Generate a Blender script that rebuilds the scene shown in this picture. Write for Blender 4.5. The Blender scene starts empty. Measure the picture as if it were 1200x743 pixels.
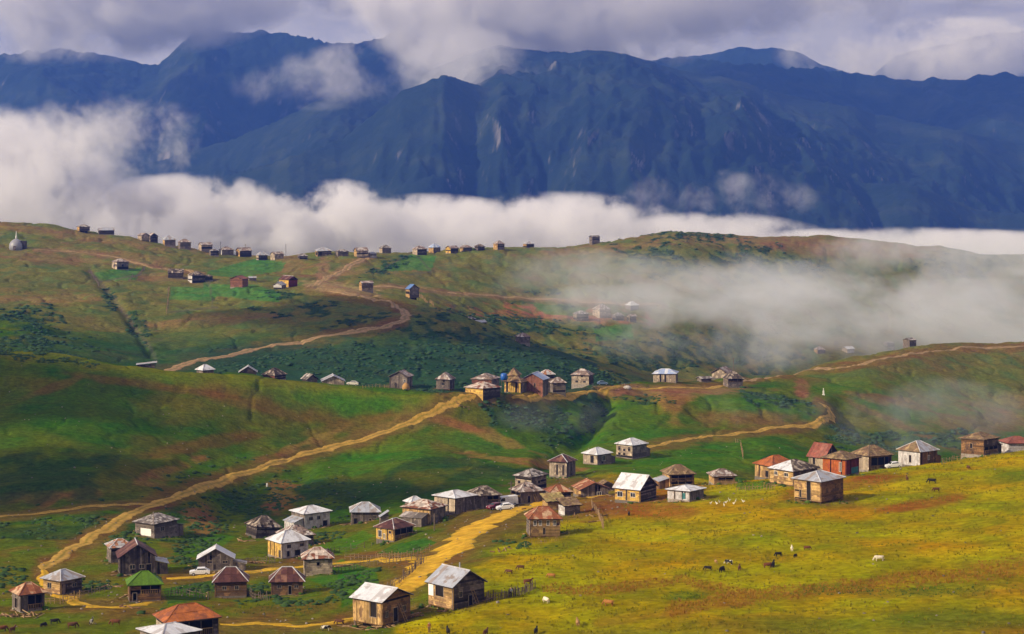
import bpy, bmesh, math, random
import numpy as np
from mathutils import Vector, Matrix

random.seed(7)
RNG = np.random.default_rng(7)
SC = bpy.context.scene
COL = SC.collection

# ------------------------------------------------------------------ camera
CAM_Z = 120.0          # camera height above the datum
F = 2400.0             # focal length in photograph pixels (1200 wide)
HY = 200.0             # photograph row of the horizon
cam_data = bpy.data.cameras.new('camera')
cam = bpy.data.objects.new('camera', cam_data)
COL.objects.link(cam)
cam.location = (0, 0, CAM_Z)
cam.rotation_euler = (math.pi / 2, 0, 0)
cam_data.sensor_width = 36.0
cam_data.lens = F * 36.0 / 1200.0
cam_data.shift_y = -(743 / 2 - HY) / 1200.0
cam_data.clip_start = 1.0
cam_data.clip_end = 60000.0
SC.camera = cam

# ------------------------------------------------------------------ light
SUN_EL = math.radians(27)
SUN_DIR = Vector((0.90, 0.43, 0)).normalized()          # the way the light travels, on the ground
_sv = Vector((SUN_DIR.x * math.cos(SUN_EL), SUN_DIR.y * math.cos(SUN_EL), -math.sin(SUN_EL)))
sun_data = bpy.data.lights.new('sun', 'SUN')
sun_data.energy = 5.0
sun_data.angle = math.radians(0.5)
sun_data.color = (1.0, 0.86, 0.68)
sun = bpy.data.objects.new('sun', sun_data)
COL.objects.link(sun)
sun.rotation_euler = _sv.to_track_quat('-Z', 'Y').to_euler()
sun.location = (-300, -200, 400)

world = bpy.data.worlds.new('World')
SC.world = world
world.use_nodes = True
wn = world.node_tree
wn.nodes.clear()
wl = wn.links
w_out = wn.nodes.new('ShaderNodeOutputWorld')
w_bg = wn.nodes.new('ShaderNodeBackground')
sky = wn.nodes.new('ShaderNodeTexSky')
sky.sky_type = 'NISHITA'
sky.sun_disc = False
sky.sun_elevation = SUN_EL
sky.sun_rotation = math.atan2(-SUN_DIR.x, -SUN_DIR.y)
sky.altitude = 1800
tc = wn.nodes.new('ShaderNodeTexCoord')
mp = wn.nodes.new('ShaderNodeMapping')
mp.inputs['Scale'].default_value = (1, 1, 3.0)
n1 = wn.nodes.new('ShaderNodeTexNoise')
n1.inputs['Scale'].default_value = 9.5
n1.inputs['Detail'].default_value = 8
n1.inputs['Roughness'].default_value = 0.58
n1.inputs['Distortion'].default_value = 0.4
r1 = wn.nodes.new('ShaderNodeValToRGB')          # cloud tone
r1.color_ramp.elements[0].position = 0.34
r1.color_ramp.elements[0].color = (5.6, 5.1, 6.2, 1)
r1.color_ramp.elements[1].position = 0.68
r1.color_ramp.elements[1].color = (13.0, 11.7, 11.7, 1)
n2 = wn.nodes.new('ShaderNodeTexNoise')
n2.inputs['Scale'].default_value = 3.0
n2.inputs['Detail'].default_value = 5
r2 = wn.nodes.new('ShaderNodeValToRGB')          # cloud cover
r2.color_ramp.elements[0].position = 0.20
r2.color_ramp.elements[0].color = (0, 0, 0, 1)
r2.color_ramp.elements[1].position = 0.34
r2.color_ramp.elements[1].color = (1, 1, 1, 1)
mx = wn.nodes.new('ShaderNodeMix')
mx.data_type = 'RGBA'
wl.new(tc.outputs['Generated'], mp.inputs['Vector'])
wl.new(mp.outputs[0], n1.inputs['Vector'])
wl.new(mp.outputs[0], n2.inputs['Vector'])
wl.new(n1.outputs['Fac'], r1.inputs[0])
wl.new(n2.outputs['Fac'], r2.inputs[0])
wl.new(r2.outputs[0], mx.inputs['Factor'])
wl.new(sky.outputs[0], mx.inputs['A'])
wl.new(r1.outputs[0], mx.inputs['B'])
wl.new(mx.outputs['Result'], w_bg.inputs['Color'])
w_bg.inputs['Strength'].default_value = 0.050
wl.new(w_bg.outputs[0], w_out.inputs['Surface'])
world.cycles.sampling_method = 'MANUAL'
world.cycles.sample_map_resolution = 512

SC.view_settings.view_transform = 'Standard'
SC.view_settings.look = 'None'
SC.view_settings.exposure = 0.22
SC.view_settings.gamma = 1.0
SC.render.engine = 'CYCLES'
cy = SC.cycles
cy.use_denoising = True
cy.max_bounces = 8
cy.diffuse_bounces = 2
cy.glossy_bounces = 2
cy.transmission_bounces = 2
cy.volume_bounces = 3
cy.transparent_max_bounces = 12
cy.volume_max_steps = 128
cy.volume_step_rate = 0.45

# ------------------------------------------------------------------ noise
def _hash(ix, iy, seed):
    h = (ix.astype(np.int64) * 374761393 + iy.astype(np.int64) * 668265263 + seed * 1442695041) & 0xffffffff
    h = ((h ^ (h >> 13)) * 1274126177) & 0xffffffff
    h = h ^ (h >> 16)
    return (h & 0xffff) / 65535.0

def gnoise(x, y, seed=0):
    x = np.asarray(x, float); y = np.asarray(y, float)
    ix = np.floor(x); iy = np.floor(y)
    fx = x - ix; fy = y - iy
    ux = fx * fx * fx * (fx * (fx * 6 - 15) + 10); uy = fy * fy * fy * (fy * (fy * 6 - 15) + 10)
    def g(dx, dy):
        a = _hash(ix + dx, iy + dy, seed) * 2 * math.pi
        return np.cos(a) * (fx - dx) + np.sin(a) * (fy - dy)
    a = g(0, 0) * (1 - ux) + g(1, 0) * ux
    b = g(0, 1) * (1 - ux) + g(1, 1) * ux
    return (a * (1 - uy) + b * uy) * 1.5

def fbm(x, y, octs=4, seed=0, gain=0.5):
    s = 0; a = 1.0
    for o in range(octs):
        s = s + a * gnoise(x * 2 ** o, y * 2 ** o, seed + o * 17)
        a *= gain
    return s

def smooth(a, b, x):
    t = np.clip((x - a) / (b - a), 0, 1)
    return t * t * (3 - 2 * t)

# ------------------------------------------------------------------ helpers
def link(o, parent=None):
    COL.objects.link(o)
    if parent is not None:
        o.parent = parent
    return o

def tag(o, label=None, cat=None, group=None, kind=None):
    if label: o['label'] = label
    if cat: o['category'] = cat
    if group: o['group'] = group
    if kind: o['kind'] = kind
    return o

def empty(name, loc=(0, 0, 0), rz=0.0):
    o = bpy.data.objects.new(name, None)
    COL.objects.link(o)
    o.location = loc
    o.rotation_euler = (0, 0, rz)
    o.empty_display_size = 0.5
    return o

def mesh_obj(name, verts, faces, mat=None, parent=None, smooth_shade=False, mats=None, fmat=None):
    me = bpy.data.meshes.new(name)
    me.from_pydata([tuple(v) for v in verts], [], faces)
    if mats:
        for m in mats: me.materials.append(m)
    elif mat:
        me.materials.append(mat)
    if fmat is not None:
        me.polygons.foreach_set('material_index', fmat)
    if smooth_shade:
        me.polygons.foreach_set('use_smooth', [True] * len(me.polygons))
    me.update()
    o = bpy.data.objects.new(name, me)
    return link(o, parent)

class MB:
    """collects boxes and prisms for ONE mesh"""
    def __init__(s):
        s.v = []; s.f = []; s.m = []
    def prism(s, poly, off, m=0):
        """poly: list of 3-D points, off: vector; closed prism between poly and poly+off"""
        n = len(poly); b = len(s.v)
        off = Vector(off)
        s.v += [tuple(Vector(p)) for p in poly] + [tuple(Vector(p) + off) for p in poly]
        s.f.append(tuple(range(b, b + n))[::-1]); s.f.append(tuple(range(b + n, b + 2 * n)))
        for i in range(n):
            j = (i + 1) % n
            s.f.append((b + i, b + j, b + n + j, b + n + i))
        s.m += [m] * (n + 2)
    def box(s, x0, x1, y0, y1, z0, z1, m=0):
        s.prism([(x0, y0, z0), (x1, y0, z0), (x1, y1, z0), (x0, y1, z0)], (0, 0, z1 - z0), m)
    def bar(s, a, b, r, m=0, n=4):
        a = Vector(a); b = Vector(b); d = (b - a)
        q = d.to_track_quat('Z', 'Y')
        ring = [a + q @ Vector((r * math.cos(2 * math.pi * (k + .5) / n), r * math.sin(2 * math.pi * (k + .5) / n), 0)) for k in range(n)]
        s.prism(ring, d, m)
    def mesh(s, name, mats):
        me = bpy.data.meshes.new(name)
        me.from_pydata(s.v, [], s.f)
        for m in (mats if isinstance(mats, (list, tuple)) else [mats]): me.materials.append(m)
        if any(s.m): me.polygons.foreach_set('material_index', s.m)
        me.update()
        return me
    def build(s, name, mats, parent=None):
        return link(bpy.data.objects.new(name, s.mesh(name, mats)), parent)

def new_mat(name, rough=0.9, spec=0.2):
    m = bpy.data.materials.new(name)
    m.use_nodes = True
    nt = m.node_tree
    b = nt.nodes['Principled BSDF']
    b.inputs['Roughness'].default_value = rough
    b.inputs['Specular IOR Level'].default_value = spec
    return m, nt, b
# ------------------------------------------------------------------ terrain
# control curves: for each picture column (px) the ground passes through (row, distance), near to far
KX = [-600, 0, 100, 200, 300, 400, 500, 600, 700, 800, 900, 1000, 1100, 1200, 1800]
def C(ys, ds):
    return (ys, ds if isinstance(ds, list) else [ds] * 15)
CURVES = [
 C([1500]*15, 90),
 C([860,845,845,845,840,838,835,830,828,826,824,822,820,818,800], 200),
 C([760,743,743,743,743,743,743,743,743,743,743,743,743,743,735], [300,300,300,302,305,305,300,295,290,288,285,282,280,278,275]),
 C([705,690,690,688,686,684,682,672,668,664,660,656,652,646,630], [355,355,355,358,362,362,350,342,340,340,340,340,340,340,340]),
 C([655,642,642,640,640,634,618,606,604,596,586,578,568,556,520], [420,420,420,425,430,430,425,420,415,415,415,420,425,430,440]),
 C([610,607,604,606,605,600,594,587,584,577,565,556,543,528,480], [465,465,465,470,490,490,470,462,455,458,462,470,480,490,500]),
 C([590,588,585,588,585,583,577,574,566,560,569,564,566,566,530], [480,482,482,492,520,520,505,500,500,520,530,540,560,570,600]),
 C([520,520,522,530,530,532,522,522,513,505,505,512,520,522,500], [540,540,545,560,590,600,610,620,640,660,670,700,720,760,800]),
 C([452,458,466,480,484,492,492,492,482,474,474,470,468,462,440], [600,600,600,610,625,635,640,650,680,720,740,780,830,880,930]),
 C([385,412,423,438,443,451,458,461,455,450,443,421,405,402,385], [640,640,640,645,650,655,655,665,720,780,820,900,960,1000,1060]),
 C([375,414,427,443,450,458,465,474,466,466,462,450,436,430,410], [690,690,690,700,700,705,705,710,780,850,900,1000,1080,1120,1180]),
 C([365,382,396,420,420,412,398,410,437,456,468,458,448,440,420], [800,800,800,780,790,800,840,850,850,920,1000,1060,1130,1170,1230]),
 C([330,345,352,365,367,372,364,392,428,450,458,452,440,430,410], [950,950,950,930,900,890,900,910,900,980,1050,1100,1170,1210,1270]),
 C([310,320,328,338,345,350,362,398,432,442,444,440,430,420,400], [1050,1050,1050,1040,1000,980,1000,1010,1000,1050,1110,1160,1220,1250,1310]),
 C([285,300,308,318,325,332,342,360,366,372,378,380,380,382,370], [1150,1150,1150,1140,1110,1080,1110,1140,1160,1190,1230,1270,1320,1350,1400]),
 C([245,262,274,288,301,299,295,290,285,273,276,281,290,299,290], [1300,1300,1290,1280,1270,1260,1290,1330,1370,1430,1480,1530,1560,1600,1650]),
 C([255,275,286,300,312,312,308,304,300,290,292,297,304,312,305], [1420,1420,1410,1400,1390,1380,1410,1450,1500,1560,1620,1660,1690,1720,1800]),
 C([420]*15, 2400),
 C([440]*15, 3300),
]
NC = len(CURVES)
CY = np.array([c[0] for c in CURVES], float); CD = np.array([c[1] for c in CURVES], float)

def pchip_slopes(x, y):
    h = np.diff(x, axis=0); dl = np.diff(y, axis=0) / h
    m = np.zeros_like(y)
    w1 = 2 * h[1:] + h[:-1]; w2 = h[1:] + 2 * h[:-1]
    with np.errstate(divide='ignore', invalid='ignore'):
        hm = (w1 + w2) / (w1 / dl[:-1] + w2 / dl[1:])
    m[1:-1] = np.where(dl[:-1] * dl[1:] > 0, hm, 0)
    m[0] = dl[0]; m[-1] = dl[-1]
    return m

def interp_cols(A, px):
    """smooth interpolation of every curve over picture column"""
    k = np.array(KX, float)
    m = pchip_slopes(np.repeat(k[:, None], NC, 1), A.T)
    i = np.clip(np.searchsorted(k, px) - 1, 0, len(k) - 2)
    h = (k[i + 1] - k[i]); t = np.clip((px - k[i]) / h, 0, 1)
    y0 = A[:, i]; y1 = A[:, i + 1]; m0 = m[i].T * h; m1 = m[i + 1].T * h
    return (2*t**3-3*t**2+1)*y0 + (t**3-2*t**2+t)*m0 + (-2*t**3+3*t**2)*y1 + (t**3-t**2)*m1

def rows_for(d0, d1, n, knots, dens):
    """n distances whose spacing follows the density table"""
    t = np.linspace(d0, d1, 6000)
    w = np.interp(t, knots, dens); c = np.concatenate([[0], np.cumsum((w[1:] + w[:-1]) / 2 * np.diff(t))])
    return np.interp(np.linspace(0, c[-1], n), c, t)

PXS = np.concatenate([np.linspace(-600, -130, 30, endpoint=False), np.linspace(-130, 1330, 760), np.linspace(1330, 1800, 31)[1:]])
DS = np.concatenate([[4, 30, 60, 90, 130, 170, 210, 240], rows_for(255, 1750, 690, [255, 330, 420, 620, 700, 1000, 1350, 1450, 1750], [1.0, .85, .8, .6, .42, .34, .34, .1, .06]), [1900, 2100, 2400, 2800, 3300]])
NPX, ND = len(PXS), len(DS)
cy_ = interp_cols(CY, PXS); cd_ = interp_cols(CD, PXS)
cz_ = CAM_Z - (cy_ - HY) / F * cd_                       # heights of the control curves
cz_ = np.vstack([np.full((1, NPX), CAM_Z - 12.0), cz_]); cd_ = np.vstack([np.full((1, NPX), 4.0), cd_])
mz_ = pchip_slopes(cd_, cz_)
# soften: mix pchip slopes with plain central differences a little
TZ = np.zeros((ND, NPX))
for j in range(NPX):
    x = cd_[:, j]; y = cz_[:, j]; m = mz_[:, j]
    i = np.clip(np.searchsorted(x, DS) - 1, 0, len(x) - 2)
    h = x[i + 1] - x[i]; t = np.clip((DS - x[i]) / h, 0, 1)
    TZ[:, j] = (2*t**3-3*t**2+1)*y[i] + (t**3-2*t**2+t)*m[i]*h + (-2*t**3+3*t**2)*y[i+1] + (t**3-t**2)*m[i+1]*h
GD, GP = np.meshgrid(DS, PXS, indexing='ij')
GX = (GP - 600) / F * GD; GY = GD
# natural relief at several sizes
far = smooth(500, 1000, GD)
TZ += fbm(GX / 70, GY / 70, 3, 3) * (0.9 + 1.6 * far)
TZ += fbm(GX / 17, GY / 17, 3, 11) * (0.38 + 0.5 * far)
ridg = 1 - np.abs(fbm(GX / 34 + 5, GY / 48, 3, 23))
TZ -= smooth(0.90, 1.0, ridg) * (0.35 + 0.5 * far) * smooth(470, 540, GD)
# gullies down the left hill and the nose below the ridge houses
TZ += gnoise(GX / 4.2, GY / 4.2, 41) * 0.15 + gnoise(GX / 1.7, GY / 3.0, 43) * 0.06

_y0 = HY + F * (CAM_Z - TZ) / GD
def _carve(pts, w, depth, d0, d1):
    best = np.full(GP.shape, 1e9)
    for (x0, y0), (x1, y1) in zip(pts[:-1], pts[1:]):
        L2 = (x1-x0)**2 + (y1-y0)**2
        t = np.clip(((GP-x0)*(x1-x0) + (_y0-y0)*(y1-y0)) / L2, 0, 1)
        best = np.minimum(best, np.hypot(GP-x0-t*(x1-x0), _y0-y0-t*(y1-y0)))
    return -depth * np.exp(-(best / w) ** 2) * ((GD > d0) & (GD < d1))
TZ += _carve([(712, 468), (704, 486), (690, 505), (668, 525), (640, 540)], 11, 3.2, 560, 720)
TZ += _carve([(985, 486), (1010, 497), (1050, 515)], 12, 3.0, 600, 900)
TZ += _carve([(250, 600), (300, 570), (350, 555)], 16, 2.0, 470, 640)
TZ += _carve([(105, 318), (130, 345), (155, 380), (182, 425)], 5, 1.2, 760, 1200)
TZ -= _carve([(780, 470), (860, 470), (930, 470), (965, 480)], 16, 2.5, 640, 860)
TZ -= _carve([(200, 545), (120, 560), (0, 575)], 9, 1.2, 470, 640)

def Zt(x, y):
    """height of the ground mesh"""
    px = 600 + F * x / max(y, 1e-3)
    j = min(max(np.searchsorted(PXS, px) - 1, 0), NPX - 2); i = min(max(np.searchsorted(DS, y) - 1, 0), ND - 2)
    a = (px - PXS[j]) / (PXS[j+1] - PXS[j]); b = (y - DS[i]) / (DS[i+1] - DS[i])
    return float((TZ[i, j]*(1-a)+TZ[i, j+1]*a)*(1-b) + (TZ[i+1, j]*(1-a)+TZ[i+1, j+1]*a)*b)

TY = HY + F * (CAM_Z - TZ) / GD                      # the row each ground point shows at
def ground(px, py, dmin=0.0, dmax=1e9):
    """first ground point beyond dmin that shows at (px, py); the crest if the ray passes over it"""
    a = min(max((px - PXS[0]), 0), PXS[-1] - PXS[0]); j = min(max(np.searchsorted(PXS, px) - 1, 0), NPX - 2)
    w = (px - PXS[j]) / (PXS[j+1] - PXS[j])
    col = TY[:, j] * (1 - w) + TY[:, j+1] * w
    ok = (DS >= dmin) & (DS <= dmax)
    idx = np.where(ok)[0]
    c = col[idx]
    hit = np.where(c <= py)[0]
    if len(hit) == 0:
        k = idx[int(np.argmin(c))]; d = DS[k]
    else:
        k = idx[hit[0]]
        if hit[0] == 0: d = DS[k]
        else:
            c0, c1 = col[k-1], col[k]
            d = DS[k-1] + (DS[k] - DS[k-1]) * ((c0 - py) / max(c0 - c1, 1e-6))
    x = (px - 600) / F * d
    return Vector((x, d, Zt(x, d)))

# ---- colour of the ground: base albedo per vertex (kind of grass, soil, scrub; sunlit crest painted in)
def mixc(base, col, m):
    return base * (1 - m[..., None]) + np.array(col) * m[..., None]

PXG = GP; PYG = TY
wx = fbm(GX / 22, GY / 30, 3, 51); wy = fbm(GX / 22 + 9, GY / 30, 3, 52)
edge = fbm(GX / 9, GY / 14, 3, 61)
fine = fbm(GX / 3.0, GY / 5.0, 3, 71)
def rng(d0, d1, s=8):
    return smooth(d0 - s, d0 + s, GD) * (1 - smooth(d1 - s, d1 + s, GD))
def blob(cx, cy, rx, ry, rot=0.0, d0=0, d1=9e9, soft=0.35, wob=0.35):
    c, s = math.cos(math.radians(rot)), math.sin(math.radians(rot))
    dx = PXG - cx; dy = PYG - cy
    u = (dx * c + dy * s) / rx; v = (-dx * s + dy * c) / ry
    r = np.sqrt(u * u + v * v) + edge * wob
    return (1 - smooth(1 - soft, 1 + soft, r)) * ((GD > d0) & (GD < d1))
def stroke(pts, w, d0=0, d1=9e9, wob=0.25, soft=0.5):
    best = np.full(PXG.shape, 1e9)
    for (x0, y0), (x1, y1) in zip(pts[:-1], pts[1:]):
        L2 = (x1-x0)**2 + (y1-y0)**2
        t = np.clip(((PXG-x0)*(x1-x0) + (PYG-y0)*(y1-y0)) / L2, 0, 1)
        best = np.minimum(best, np.hypot(PXG-x0-t*(x1-x0), PYG-y0-t*(y1-y0)))
    r = best / w + edge * wob
    return (1 - smooth(1 - soft, 1 + soft, r)) * ((GD > d0) & (GD < d1))
def poly(pts, d0=0, d1=9e9, soft=1.5):
    """inside test of a field outline"""
    ins = np.zeros(PXG.shape, bool)
    n = len(pts)
    px = PXG + wx * 1.5; py = PYG + wy * 1.0
    for i in range(n):
        x0, y0 = pts[i]; x1, y1 = pts[(i+1) % n]
        c = ((y0 > py) != (y1 > py))
        with np.errstate(divide='ignore', invalid='ignore'):
            ins ^= c & (px < (x1-x0) * (py-y0) / (y1-y0 + 1e-12) + x0)
    return ins.astype(float) * ((GD > d0) & (GD < d1))

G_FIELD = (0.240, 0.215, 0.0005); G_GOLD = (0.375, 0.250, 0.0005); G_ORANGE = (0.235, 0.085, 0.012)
G_HILL = (0.043, 0.094, 0.003); G_HILL2 = (0.092, 0.118, 0.004); G_BROWN = (0.14, 0.068, 0.014)
G_VIVID = (0.055, 0.145, 0.005); G_SCRUB = (0.018, 0.055, 0.020); G_SOIL = (0.260, 0.125, 0.035)
G_BACK = (0.140, 0.135, 0.030); G_PALE = (0.30, 0.24, 0.10); G_BLUE = (0.030, 0.075, 0.040); G_MUD = (0.16, 0.085, 0.022)
A = np.zeros(PXG.shape + (3,)) + np.array(G_HILL)
n_mid = smooth(-0.25, 0.35, fbm(GX / 45, GY / 60, 4, 81))
n_b = smooth(0.0, 0.5, fbm(GX / 28, GY / 40, 4, 82))
n_c = smooth(0.05, 0.45, fbm(GX / 12, GY / 26, 4, 83))
A = mixc(A, G_HILL2, n_mid * 0.7)
A = mixc(A, G_BROWN, n_b * 0.28)
# the sunny meadow in the foreground
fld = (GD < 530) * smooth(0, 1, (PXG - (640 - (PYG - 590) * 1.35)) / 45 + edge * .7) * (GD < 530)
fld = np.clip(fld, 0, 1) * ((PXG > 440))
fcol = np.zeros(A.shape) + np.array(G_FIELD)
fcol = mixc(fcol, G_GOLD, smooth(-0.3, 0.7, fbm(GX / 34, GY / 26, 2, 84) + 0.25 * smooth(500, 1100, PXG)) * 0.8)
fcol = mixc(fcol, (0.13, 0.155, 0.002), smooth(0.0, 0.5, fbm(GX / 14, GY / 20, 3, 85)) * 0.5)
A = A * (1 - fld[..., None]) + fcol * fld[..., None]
lowvill = (GD < 500) * (1 - fld) * smooth(600, 650, PYG)
A = mixc(A, (0.105, 0.125, 0.006), lowvill * 0.75)
A = mixc(A, (0.14, 0.10, 0.015), lowvill * smooth(0.0, 0.4, fbm(GX / 9, GY / 12, 3, 86)) * 0.7)
# strips of dry orange growth on the meadow
for a in [(740, 588, 75, 17, -8), (780, 600, 60, 8, 4), (975, 572, 70, 7, -12), (1080, 590, 60, 5, -10)]:
    A = mixc(A, G_ORANGE, blob(*a, d1=530) * 0.75)
for pts, w in [([(640, 692), (720, 690), (800, 680), (880, 695)], 6), ([(790, 715), (850, 706), (930, 693), (1010, 685), (1060, 682)], 8),
               ([(1080, 680), (1140, 672), (1210, 662)], 10), ([(1000, 700), (1100, 698), (1200, 690)], 5), ([(700, 730), (800, 718), (880, 705)], 4),
               ([(930, 600), (1020, 596), (1120, 588)], 4), ([(900, 555), (960, 575), (1060, 560)], 4)]:
    A = mixc(A, G_ORANGE, stroke(pts, w, d1=530, wob=0.9, soft=.9) * 0.42)
A = mixc(A, (0.13, 0.11, 0.012), smooth(695, 735, PYG + (PXG - 1200) * 0.05 + edge * 8) * (GD < 400) * (PXG > 600) * 0.5)
for a in [(1110, 690, 55, 7, -3), (800, 698, 25, 5, 0), (1180, 560, 30, 6, -8), (980, 690, 45, 6, 0), (655, 640, 26, 7, -10), (900, 730, 90, 10, 0), (1130, 725, 90, 12, 0)]:
    A = mixc(A, (0.07, 0.11, 0.006), blob(*a, d1=530) * 0.5)
# left hill: brown scrapes, brighter bands
for a in [(300, 470, 90, 14, 14), (420, 497, 60, 9, -12), (470, 480, 40, 6, -20), (60, 455, 45, 5, -20), (180, 452, 110, 5, 8), (240, 520, 70, 8, -10)]:
    A = mixc(A, G_BROWN, blob(*a, d0=500, d1=700) * 0.6)
for a in [(70, 580, 60, 7, -4), (195, 555, 45, 8, -20), (55, 588, 12, 6, 0), (455, 500, 24, 6, -25), (500, 472, 40, 5, -25), (355, 520, 60, 4, -20)]:
    A = mixc(A, G_SOIL, blob(*a, d0=470, d1=700, wob=0.8) * 0.55)
for a in [(425, 468, 110, 14, 4), (250, 545, 60, 6, -15), (430, 540, 70, 14, -10), (570, 520, 70, 12, 10), (745, 500, 50, 35, 60), (680, 500, 35, 18, 40), (800, 545, 110, 16, -4), (880, 475, 70, 10, 5), (1130, 440, 80, 16, -6), (1000, 450, 50, 10, -10), (860, 520, 60, 10, 0)]:
    A = mixc(A, G_VIVID, blob(*a, d0=470, d1=1000, wob=0.6) * 0.6)
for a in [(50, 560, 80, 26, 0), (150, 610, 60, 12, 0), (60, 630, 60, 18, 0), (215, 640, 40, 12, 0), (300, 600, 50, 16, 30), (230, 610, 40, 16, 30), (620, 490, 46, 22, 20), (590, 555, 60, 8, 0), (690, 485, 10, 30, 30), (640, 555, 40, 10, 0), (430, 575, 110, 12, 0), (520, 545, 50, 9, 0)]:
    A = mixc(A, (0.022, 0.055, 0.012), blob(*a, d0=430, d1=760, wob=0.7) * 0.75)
for a in [(235, 607, 22, 14, 35), (330, 580, 18, 20, 30), (560, 505, 60, 6, 18), (600, 540, 50, 4, 10), (645, 545, 40, 5, 10), (770, 465, 60, 5, 0), (540, 468, 22, 5, -30), (790, 475, 14, 20, 20)]:
    A = mixc(A, G_SOIL, blob(*a, d0=430, d1=900, wob=0.7) * 0.62)
# right hand slope across the valley
for a in [(1100, 412, 170, 9, -3), (1150, 425, 100, 8, -6), (1040, 420, 60, 5, -8), (1180, 470, 60, 12, 0), (1060, 500, 80, 4, 25), (1050, 470, 50, 6, 10), (1150, 495, 60, 12, 0), (880, 490, 60, 8, 0)]:
    A = mixc(A, (0.19, 0.080, 0.030), blob(*a, d0=560, d1=1080, wob=0.6) * 0.5)
# far ridge
bk = smooth(780, 900, GD)
A = mixc(A, G_BACK, bk * 0.85)
A = mixc(A, (0.17, 0.115, 0.035), bk * n_b * 0.35)
A = mixc(A, (0.055, 0.12, 0.035), bk * n_c * 0.45)
for a in [(80, 275, 120, 5, 8), (60, 303, 70, 6, 4), (150, 300, 60, 5, 8), (200, 325, 60, 6, 0), (50, 350, 70, 5, 0), (700, 292, 90, 5, -5), (900, 282, 180, 7, 2), (1000, 292, 120, 9, 3), (340, 310, 20, 12, 0), (270, 295, 60, 4, 4), (430, 318, 90, 4, -4), (250, 375, 90, 5, -5)]:
    A = mixc(A, (0.24, 0.125, 0.055), blob(*a, d0=850, d1=1700, wob=0.6) * 0.45)
for a in [(650, 370, 90, 5, 3), (660, 362, 60, 3, 3)]:
    A = mixc(A, (0.30, 0.12, 0.05), blob(*a, d0=950, d1=1400, wob=0.9) * 0.8)
for p in [[(238, 332), (300, 334), (330, 343), (300, 352), (240, 346)], [(298, 340), (330, 342), (326, 354), (292, 352)], [(230, 322), (300, 303), (335, 308), (330, 318), (280, 325)],
          [(440, 318), (480, 298), (512, 300), (505, 318)], [(695, 383), (740, 380), (742, 398), (698, 400)], [(110, 318), (165, 314), (160, 328), (115, 330)], [(200, 336), (255, 338), (252, 352), (200, 350)], [(620, 355), (690, 360), (680, 372), (640, 368)]]:
    A = mixc(A, (0.060, 0.165, 0.030), poly(p, d0=850, d1=1500) * 0.8)
# scrub: dark rhododendron patches
SCRUB = np.zeros(PXG.shape)
for a, d0, d1 in [((25, 372, 42, 12, 0), 700, 1100), ((45, 400, 48, 14, 4), 700, 1100), ((30, 415, 60, 8, 6), 560, 720), ((375, 360, 20, 8, 5), 800, 1200), ((345, 369, 25, 3, -4), 800, 1200), ((418, 381, 34, 10, -5), 780, 1000), ((300, 362, 14, 3, 0), 850, 1200), ((255, 412, 20, 6, -15), 700, 1000),
                  ((330, 420, 90, 10, -8), 700, 900), ((450, 425, 90, 26, -12), 700, 950), ((540, 410, 90, 30, 18), 700, 980), ((620, 430, 80, 22, 20), 700, 980), ((700, 445, 50, 14, 20), 700, 980), ((455, 312, 25, 6, -20), 1000, 1400), ((640, 342, 18, 5, 0), 1000, 1400), ((660, 358, 14, 4, 0), 1000, 1400), ((610, 352, 12, 4, 0), 1000, 1400),
                  ((775, 305, 42, 17, 10), 1100, 1500), ((815, 277, 50, 5, 2), 1200, 1600), ((885, 312, 45, 22, 10), 1100, 1600), ((945, 315, 30, 10, 0), 1100, 1600), ((1130, 310, 50, 14, 0), 1100, 1700), ((740, 420, 90, 14, 0), 950, 1300), ((840, 410, 90, 18, 0), 950, 1300), ((600, 380, 90, 10, 6), 940, 1200), ((905, 430, 32, 6, -15), 1000, 1300), ((1010, 430, 20, 6, 0), 1000, 1300),
                  ((625, 487, 55, 22, 15), 560, 720), ((690, 490, 12, 26, 30), 560, 760), ((905, 468, 50, 8, 12), 600, 860), ((510, 455, 30, 5, 0), 640, 760), ((330, 345, 25, 5, 5), 900, 1200), ((130, 352, 8, 14, -20), 900, 1200), ((160, 385, 10, 18, -30), 800, 1000), ((720, 458, 60, 8, 10), 640, 800), ((990, 510, 14, 30, -50), 560, 760), ((940, 500, 12, 5, 0), 560, 720), ((905, 537, 9, 5, 0), 540, 640), ((1080, 515, 90, 10, 0), 560, 780)]:
    SCRUB = np.maximum(SCRUB, blob(*a, d0=d0, d1=d1, wob=0.75, soft=0.25))
cl = smooth(-0.35, 0.1, fbm(GX / 7, GY / 11, 3, 95))
SCRUB = SCRUB * cl
A = mixc(A, G_SCRUB, SCRUB * 0.85)

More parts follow.
